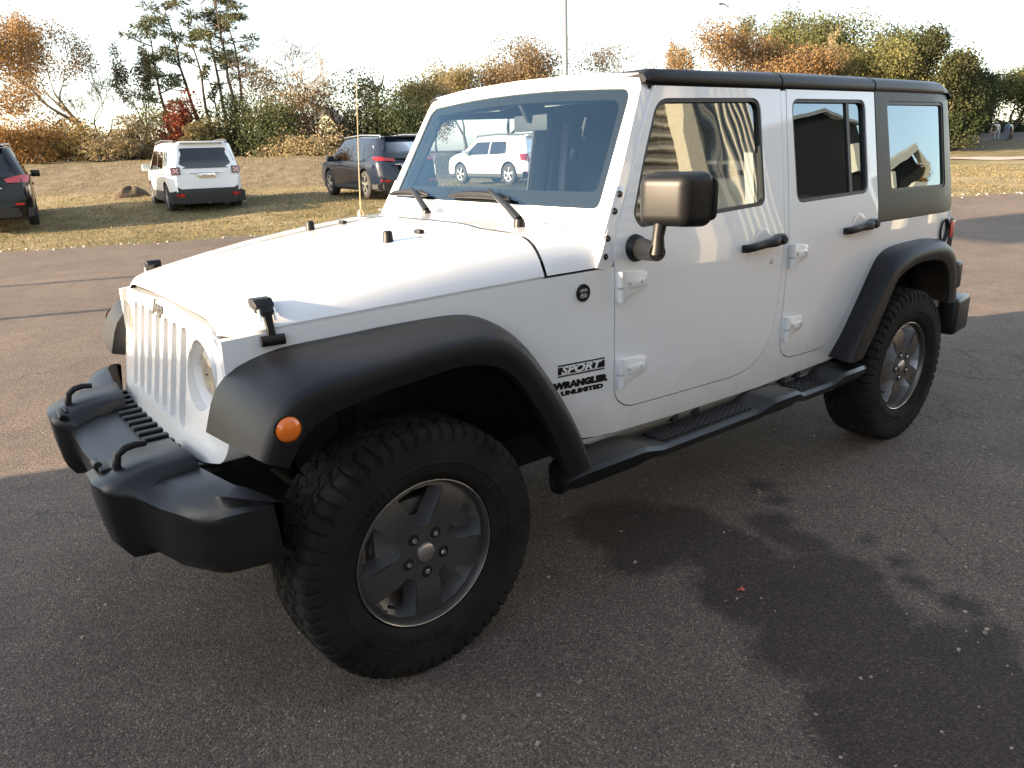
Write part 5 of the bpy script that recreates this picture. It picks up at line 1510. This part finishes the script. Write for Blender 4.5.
def fit(mb, C, h, wd):
    """scale the built tree to height h and crown width wd, keep its foot at the origin"""
    A = np.array(mb.v); allp = np.vstack([A, C]) if len(C) else A
    kz = h / np.percentile(allp[:, 2], 99.7); kw = wd / max(np.percentile(allp[:, 0], 98) - np.percentile(allp[:, 0], 2), np.percentile(allp[:, 1], 98) - np.percentile(allp[:, 1], 2), 1e-3)
    mb.v = [(x * kw if z > .3 else x, y * kw if z > .3 else y, z * kz) for x, y, z in mb.v]
    return C * np.array((kw, kw, kz)) if len(C) else C
def broad(label, px, d, ytop, wpx, cols, n, size, seed, cat='tree', name='broadleaf_tree', bark='grey', depth=4, sig=.5, lean=(0, 0), group=None, spread=.5, clearance=.28, tips_from=2, trans=.35, z=None):
    r = random.Random(seed); base = at(px, d); base.z = terrain_z(base.x, base.y) - .1 if z is None else z
    lean = (RH.x * lean[0] + FH.x * lean[1], RH.y * lean[0] + FH.y * lean[1])
    h = height_at(px, ytop, d) - base.z; wd = wpx / FPX * d * 1.02; n = int(n * 4.2); size *= .52
    mb = MB(); tips = []; th = h * clearance
    tr = [Vector((0, 0, -.2)), Vector((lean[0] * .2, lean[1] * .2, th * .5)), Vector((lean[0] * .6 + r.gauss(0, .1), lean[1] * .6, th))]
    r0 = .022 * h + .04
    mb.tube(tr, [r0 * 1.25, r0, r0 * .85], 8, caps=False)
    for k in range(r.randint(3, 4)):
        nd = (Vector((lean[0], lean[1], 1.0)) + rv(r) * spread).normalized()
        branch(mb, r, tr[-1], nd, h * .30 * r.uniform(.8, 1.2), r0 * .6, depth, tips, spread, .12)
    o = empty(name, base); tag(o, label, cat, group)
    C = np.zeros((0, 3))
    if n:
        T = [t for t, dp in tips if dp <= tips_from]; rs_ = np.random.RandomState(seed)
        idx = rs_.randint(0, len(T), n); keep = rs_.uniform(size=len(T)) < .82
        idx = np.array([i for i in idx if keep[i]])
        C = np.array([T[i][:] for i in idx]) + ball(rs_, len(idx)) * sig * np.array((1, 1, .75))
        C = C[C[:, 2] > .25 * th]
    C = fit(mb, C, h, wd)
    mb.build('trunk', BARK[bark], o, smooth=60, fix=False)
    if n:
        c = bpy.data.objects.new('crown', leaf_mesh('crown', C, size, foliage('leaf_' + str(seed), near_mean(cols), trans), seed=seed)); COL.objects.link(c); c.parent = o
    return o
def pine(label, px, d, ytop, wpx, seed, cols, start=.5, n=2600, dens=14, lean=0.0, size=.24, group='tall thin pines', bark='pine'):
    r = random.Random(seed); base = at(px, d); base.z = terrain_z(base.x, base.y) - .1
    h = height_at(px + lean, ytop, d) - base.z; wd = wpx / FPX * d
    o = empty('pine_tree', base); tag(o, label, 'pine tree', group)
    mb = MB(); dx = RH * (lean / FPX * d)
    tp = [Vector((dx.x * t + r.gauss(0, .05), dx.y * t + r.gauss(0, .05), h * t)) for t in np.linspace(0, .98, 9)]
    mb.tube(tp, [(.012 * h + .03) * (1 - .85 * t) for t in np.linspace(0, 1, 9)], 7, caps=False)
    C = []; rs_ = np.random.RandomState(seed)
    for k in range(dens):
        t = start + (1 - start) * ((k + r.random()) / dens) ** .85; t = min(t, .99)
        i = min(7, int(t / .98 * 8)); p = tp[i].lerp(tp[i + 1], t / .98 * 8 - i) if t < .98 else tp[-1]
        a = r.uniform(0, 6.28); ln = wd * .5 * r.uniform(.45, 1.0) * (1 - .45 * ((t - start) / (1 - start)) ** 2)
        dv = Vector((math.cos(a), math.sin(a), r.uniform(-.05, .35)))
        q = [p, p + dv * ln * .5 + Vector((0, 0, .05)), p + dv * ln + Vector((0, 0, .15 * ln))]
        mb.tube(q, [.035, .025, .012], 4, caps=False)
        m = int(n / dens)
        for (cc, sg, f) in ((q[2], .13 * wd * .5 + .08, .6), (q[1].lerp(q[2], .5), .10 * wd * .5 + .07, .4)):
            C.append(np.array(cc[:]) + ball(rs_, int(m * f)) * sg * np.array((1, 1, .42)) + np.array((0, 0, .08)))
    C = np.vstack(C)
    mb.build('trunk', BARK[bark], o, smooth=60, fix=False)
    c = bpy.data.objects.new('crown', leaf_mesh('crown', C, size, foliage('needles_' + str(seed), cols, .25), .22, seed)); COL.objects.link(c); c.parent = o
    return o
def bush(label, px, d, ytop, wpx, cols, n, size, seed, cat='shrub', name='shrub', group=None, z=None, ragged=.25, trans=.35):
    r = random.Random(seed); base = at(px, d); base.z = terrain_z(base.x, base.y) - .1 if z is None else z
    h = height_at(px, ytop, d) - base.z; wd = wpx / FPX * d
    o = empty(name, base); tag(o, label, cat, group); mb = MB(); rs_ = np.random.RandomState(seed); C = []
    nc = 18
    for k in range(nc):
        a = r.uniform(0, 6.28); rr = math.sqrt(r.random()); zz = h * r.uniform(.12, .9) * (1 - .55 * rr * rr)
        p = Vector((math.cos(a) * rr * wd * .42, math.sin(a) * rr * wd * .35, zz))
        mb.tube([Vector((p.x * .15, p.y * .15, -.1)), Vector((p.x * .6, p.y * .6, zz * .55)), p, p + rv(r) * .2 + Vector((0, 0, h * .12))], [.04, .028, .015, .006], 4, caps=False)
        C.append(np.array(p[:]) + ball(rs_, int(n / nc)) * np.array((wd * .13, wd * .13, h * .11)) * r.uniform(.6, 1.4))
    C = np.vstack(C); C = C[C[:, 2] > 0]; C[:, 2] *= h / np.percentile(C[:, 2], 99)
    mb.build('stem', BARK['dark'], o, smooth=0, fix=False)
    c = bpy.data.objects.new('crown', leaf_mesh('crown', C, size, foliage('shrub_' + str(seed), near_mean(cols), trans), seed=seed)); COL.objects.link(c); c.parent = o
    return o

OR = [(.24, .125, .040), (.34, .185, .058), (.42, .26, .095), (.28, .16, .065)]
BR = [(.11, .078, .048), (.16, .112, .068), (.21, .155, .095), (.13, .085, .052)]
TAN = [(.20, .155, .080), (.27, .215, .115), (.33, .26, .14), (.19, .14, .078)]
YG = [(.13, .125, .045), (.20, .185, .065), (.27, .235, .09), (.16, .14, .055)]
GR = [(.040, .055, .024), (.065, .083, .034), (.095, .110, .045), (.12, .128, .055)]
DG = [(.012, .020, .009), (.024, .034, .013), (.040, .050, .018)]
PN = [(.050, .062, .032), (.080, .090, .042), (.12, .122, .055), (.17, .155, .070)]
RED = [(.20, .030, .022), (.28, .05, .035), (.16, .04, .02), (.22, .11, .03)]

# left group
broad('tall orange-leaved tree at the far left edge of the photo', 18, 37, 4, 150, OR, 3000, .24, 21, depth=5, sig=.42, tips_from=2, spread=.65, clearance=.18, lean=(-.15, .1), bark='grey', name='autumn_tree')
broad('leaning half-bare orange tree right of the tallest orange tree, over the white house', 95, 39, 10, 100, OR + BR[:1], 5200, .19, 22, depth=5, sig=.44, tips_from=3, lean=(-.85, -.2), bark='pale', name='autumn_tree')
broad('leafless grey tree with upswept limbs between the orange trees and the vine-hung tree', 108, 40, 62, 62, BR, 60, .15, 23, depth=6, sig=.25, bark='grey', name='bare_tree')
broad('vine-hung ragged tree at the left end of the pines', 150, 41, 42, 44, PN[:3] + BR[:2], 1500, .20, 24, depth=3, sig=.28, bark='dark', name='ragged_tree')
pine('short leaning pine with a bushy yellow-green middle, leftmost of the pines', 177, 41, 18, 48, 31, PN, .32, 1700, 13, lean=-12)
pine('tall pine leaning left with open flat tiers', 208, 42, 2, 62, 32, PN, .40, 2300, 14, lean=-20)
pine('slim straight pine with a sparse top, third from the left', 217, 44, 16, 28, 33, PN, .62, 700, 8, lean=-10)
pine('pine with its crown at the very top, just left of the tallest pair', 236, 43, 0, 50, 34, PN, .46, 1700, 12, lean=-14)
pine('tallest straight pine, crown cut by the top of the photo', 243, 42, -14, 58, 35, PN, .50, 2300, 13, lean=-8)
pine('rightmost tall pine with drooping side tufts', 252, 44, 2, 52, 36, PN, .48, 2000, 13, lean=-6)
pine('thin bare-stemmed young pine among the tall pines', 226, 40, 70, 26, 37, PN, .6, 500, 7, lean=-6)
broad('grey-brown nearly leafless oak with a twisting trunk, behind the dark parked car', 312, 40, 34, 82, BR, 420, .16, 25, depth=6, sig=.25, bark='grey', lean=(-.2, .1), name='bare_tree')
broad('crooked bare tree leaning left with a pale lower trunk, left of the aerial', 352, 38, 52, 58, BR, 120, .15, 26, depth=6, sig=.25, bark='pale', lean=(-.6, .1), name='bare_tree')
# dead snag
sb = at(381, 41); sb.z = terrain_z(sb.x, sb.y); so = tag(empty('dead_snag', sb), 'broken dead snag with two bare prongs beside the windscreen of the off-road vehicle', 'dead tree'); q = MB()
hh = height_at(379, 73, 41) - sb.z
q.tube([(0, 0, 0), (.05, 0, hh * .5), (.0, 0, hh * .75), (-.25, .2, hh * .88), (-.35, .3, hh)], [.16, .13, .10, .06, .01], 7); q.tube([(0, 0, hh * .72), (.12, -.08, hh * .85), (.10, -.06, hh * 1.0)], [.08, .05, .01], 6); q.tube([(-.02, .0, hh * .8), (-.4, .3, hh * .83)], [.05, .01], 5)
q.build('trunk', BARK['grey'], so)
# undergrowth along the crest, left to right
under = [
    ('orange scrub under the tall orange tree at far left', 20, 36, 126, 66, OR, 1700), ('dark brown scrub beside the black car at the left edge', 48, 38, 122, 50, OR[:2] + BR[:2], 1500), ('yellow-orange scrub right of the white house', 96, 37, 126, 54, OR[1:3] + YG[:2], 1500),
    ('tan scrub left of the white crossover', 128, 36, 122, 56, TAN, 1400), ('yellowing shrub directly behind the white crossover, left of the red one', 160, 38, 112, 50, YG, 1300), ('red-leaved shrub behind the white crossover', 187, 37, 101, 34, RED, 1200),
    ('olive shrub under the red-leaved shrub', 205, 36, 126, 44, YG[:2] + BR[1:3], 1200), ('dark green thicket at the feet of the tallest pines', 240, 37, 102, 60, DG + YG[:1], 1600), ('cedar-green shrub right of the pines', 277, 36, 104, 54, GR, 1500),
    ('brown leafy thicket under the twisting oak', 268, 40, 72, 74, BR + TAN[:1], 1500), ('tan thicket between oak and dark parked car', 318, 37, 90, 76, BR + TAN[:2], 1700), ('low straw-coloured brush along the bank above the dark parked car', 322, 35, 140, 90, TAN, 1300),
    ('dark evergreen bush behind the dark parked car, right of the aerial', 371, 38, 78, 66, DG + BR[:1], 2000), ('bright green-edged evergreen bush just left of the windscreen', 398, 37, 98, 60, GR[:3], 1900),
]
for k, (lab, px, d, yt, wp, cols, n) in enumerate(under): bush(lab, px, d, yt - 4, wp * 1.25, cols, int(n * 4.5), .115, 60 + k, group='undergrowth along the bank')
# middle trees over the hood and windscreen
broad('yellow-green rounded tree just left of the windscreen frame', 412, 48, 78, 70, YG + TAN[:2], 3600, .26, 41, sig=.5, name='autumn_tree', clearance=.2)
broad('rust-tinted tree behind the top left corner of the windscreen frame', 436, 50, 82, 40, TAN + OR[:1], 2600, .26, 42, sig=.5, name='autumn_tree', clearance=.2)
broad('tan round-topped tree above the left end of the windscreen frame', 466, 56, 62, 62, TAN + YG[:2], 3200, .28, 43, sig=.6, name='autumn_tree', clearance=.2)
broad('low tan tree between the round-topped one and the white pole', 508, 58, 58, 74, TAN + BR[:1], 3200, .28, 44, sig=.6, name='autumn_tree', clearance=.2)
broad('large rust-brown tree left of the white pole', 548, 56, 38, 92, TAN[:2] + BR + OR[:1], 4600, .28, 45, sig=.6, name='autumn_tree', clearance=.2)
broad('thin-leaved brown tree right of the white pole', 600, 57, 40, 84, BR + TAN[:1], 1300, .24, 46, sig=.45, name='autumn_tree', clearance=.2, depth=5)
broad('small pointed orange tree above the front of the hardtop', 677, 60, 40, 30, TAN[1:] + OR[:2], 1700, .26, 47, sig=.4, name='autumn_tree', clearance=.15)
# right-hand wood
broad('broad orange-brown tree above the middle of the hardtop', 752, 54, 22, 118, OR[:2] + BR[1:3] + TAN[:1], 11050, .28, 48, sig=.6, name='autumn_tree', clearance=.14)
broad('grey-green tree peeking over the orange-brown tree', 742, 64, 12, 50, GR[1:] + TAN[:1], 2890, .28, 49, sig=.5, name='autumn_tree')
broad('tall green tree left of centre in the right-hand wood', 806, 60, 6, 104, GR[1:] + YG[:2], 8840, .30, 50, sig=.75, clearance=.14)
broad('pale bare-branched tree in front of the green wood', 818, 52, 26, 44, TAN[1:3], 500, .2, 51, depth=5, sig=.3, bark='pale', name='bare_tree')
broad('rounded green tree in the middle of the right-hand wood', 846, 56, 8, 112, GR + YG[:2], 10200, .30, 52, sig=.75, clearance=.14)
broad('yellow-green tree lower in the right-hand wood', 866, 52, 40, 84, YG + GR[2:], 7140, .28, 53, sig=.7, clearance=.14)
broad('dark evergreen above the rear of the hardtop', 905, 54, 26, 92, DG + GR[:2], 8840, .30, 54, sig=.7, clearance=.14)
broad('tall dark evergreen with tan patches at the right', 938, 52, 26, 84, DG + GR[:2] + TAN[:1], 8840, .30, 55, sig=.7, clearance=.14)
broad('olive drooping tree right of the hardtop rear corner', 962, 57, 72, 50, DG[1:] + GR[:2], 7820, .28, 56, sig=.6, clearance=.1)
broad('dark evergreen at the right, standing over the grey wall', 972, 62, 84, 36, DG + GR[:1], 4420, .28, 57, sig=.5, clearance=.12)
broad('soft green tree at the right edge', 1010, 60, 66, 70, GR[1:] + YG[:2], 7140, .28, 58, sig=.55, clearance=.15)
broad('sunlit green tree cut by the right edge', 1046, 58, 62, 56, GR[1:] + YG[1:3], 7140, .28, 59, sig=.55, clearance=.15)
for k, (lab, px, d, yt, wp, cols) in enumerate([('dark purple-brown shrub behind the grey wall', 984, 70, 112, 40, DG + BR[:1]), ('dark bush beside the rear corner of the hardtop, behind the wall', 946, 70, 108, 44, DG), ('dark leafy scrub at the rear corner of the hardtop, before the wall', 952, 52, 88, 52, DG[1:] + GR[:2]), ('dark bush behind the bending people', 1016, 72, 112, 46, DG + GR[:1])]):
    bush(lab, px, d, yt, wp, cols, 5200, .19, 90 + k, group='shrubs behind the grey wall', ragged=.3)
# trees on the far side, mirrored in the rear window
def free_tree(label, x, y, h, wd, cols, n, seed):
    o = broad(label, 512, 40, 60, 60, cols, n, .3, seed, sig=.5, name='autumn_tree', clearance=.15)
    o.location = (x, y, 0); k = h / 5.5; o.scale = (k, k, k); return o
free_tree('rust-brown tree beyond the carport behind the camera', -33, 13.2, 6.2, 3, OR[:2] + BR[:2], 3000, 120)
free_tree('small dark tree beyond the carport behind the camera', -20, 26, 8, 6, GR[:3], 2500, 121)

# ------------------------------------------------------------------ two people bending down on the far bank
def person(label, px, dist, facing, shirt, jeans, seed, z):
    base = at(px, dist, z)
    o = tag(empty('person', base, facing), label, 'person')
    # x forward; hips high, trunk folded forward, arms hanging
    J = dict(pel=(0, 0, .93), sp=(.18, 0, 1.06), ch=(.42, 0, 1.06), nk=(.55, 0, 1.00), hd=(.68, 0, .95),
             lh=(-.01, .10, .90), lk=(.04, .12, .48), la=(-.05, .12, .08), lt=(.13, .13, .03), rh=(-.01, -.10, .90), rk=(.03, -.13, .48), ra=(-.06, -.13, .08), rt=(.12, -.15, .03),
             ls=(.46, .18, 1.02), le=(.50, .21, .74), lw=(.60, .16, .50), lf=(.64, .15, .42), rs=(.46, -.18, 1.02), re=(.52, -.21, .74), rw=(.64, -.16, .50), rf=(.68, -.15, .42))
    Rr = dict(pel=.155, sp=.145, ch=.150, nk=.06, hd=.095, lh=.10, lk=.062, la=.045, lt=.035, rh=.10, rk=.062, ra=.045, rt=.035, ls=.07, le=.045, lw=.03, lf=.03, rs=.07, re=.045, rw=.03, rf=.03)
    E_ = [('pel', 'sp'), ('sp', 'ch'), ('ch', 'nk'), ('nk', 'hd'), ('pel', 'lh'), ('lh', 'lk'), ('lk', 'la'), ('la', 'lt'), ('pel', 'rh'), ('rh', 'rk'), ('rk', 'ra'), ('ra', 'rt'), ('ch', 'ls'), ('ls', 'le'), ('le', 'lw'), ('lw', 'lf'), ('ch', 'rs'), ('rs', 're'), ('re', 'rw'), ('rw', 'rf')]
    k = list(J); me = bpy.data.meshes.new('body'); me.from_pydata([J[q] for q in k], [(k.index(a), k.index(b)) for a, b in E_], [])
    b = bpy.data.objects.new('body', me); COL.objects.link(b)
    sk = b.modifiers.new('s', 'SKIN'); 
    for i, q in enumerate(k): me.skin_vertices[0].data[i].radius = (Rr[q], Rr[q])
    me.skin_vertices[0].data[0].use_root = True
    su = b.modifiers.new('u', 'SUBSURF'); su.levels = 2; su.render_levels = 2
    dg = bpy.context.evaluated_depsgraph_get(); dg.update(); nm = bpy.data.meshes.new_from_object(b.evaluated_get(dg)); b.modifiers.clear(); b.data = nm; nm.name = 'body'
    skin = pm('skin', (.45, .27, .19), .6); shoe = pm('shoe', (.05, .04, .035), .7)
    for m in (skin, shirt, jeans, shoe): 
        nm.materials.append(m)
    for p in nm.polygons:
        c = p.center
        if c.z < .10: i = 3
        elif c.x > .60 and c.z > .80: i = 0
        elif c.x > .40 and c.z < .72: i = 0
        elif c.x < .12 + (1.0 - c.z) * .2 or c.z < .80 and c.x < .3: i = 2
        else: i = 1
        p.material_index = i
    finish(nm, 80); b.parent = o
    hr = MB(); hr.lathe([(0, .125), (.06, .112), (.10, .06), (.108, .0), (.10, -.03)], (0, 0, 0), 'Z', 16); R_ = Matrix.Rotation(rad(70), 3, 'Y')
    hr.v = [tuple(R_ @ Vector(v) + Vector((.69, 0, .965))) for v in hr.v]; hr.build('hair', pm('brown_hair', (.05, .03, .02), .8), o)
    return o
tan_ = pm('white_shirt', (.72, .70, .64), .8); g2_ = pm('pale_green_shirt', (.62, .70, .62), .8)
pj = pm('faded_jeans', (.30, .36, .38), .9); bj = pm('blue_jeans', (.09, .13, .20), .9)
fa = math.atan2(FH.y, FH.x)
def bank(px, dist):
    p = at(px, dist); return terrain_z(p.x, p.y)
person('person in white shirt and faded jeans bending on the far bank, the left one', 997, 57, fa + 2.2, tan_, pj, 1, bank(997, 57))
person('person in pale shirt and dark blue jeans bending on the far bank, the right one', 1006, 57, fa - .9, g2_, bj, 2, bank(1006, 57))
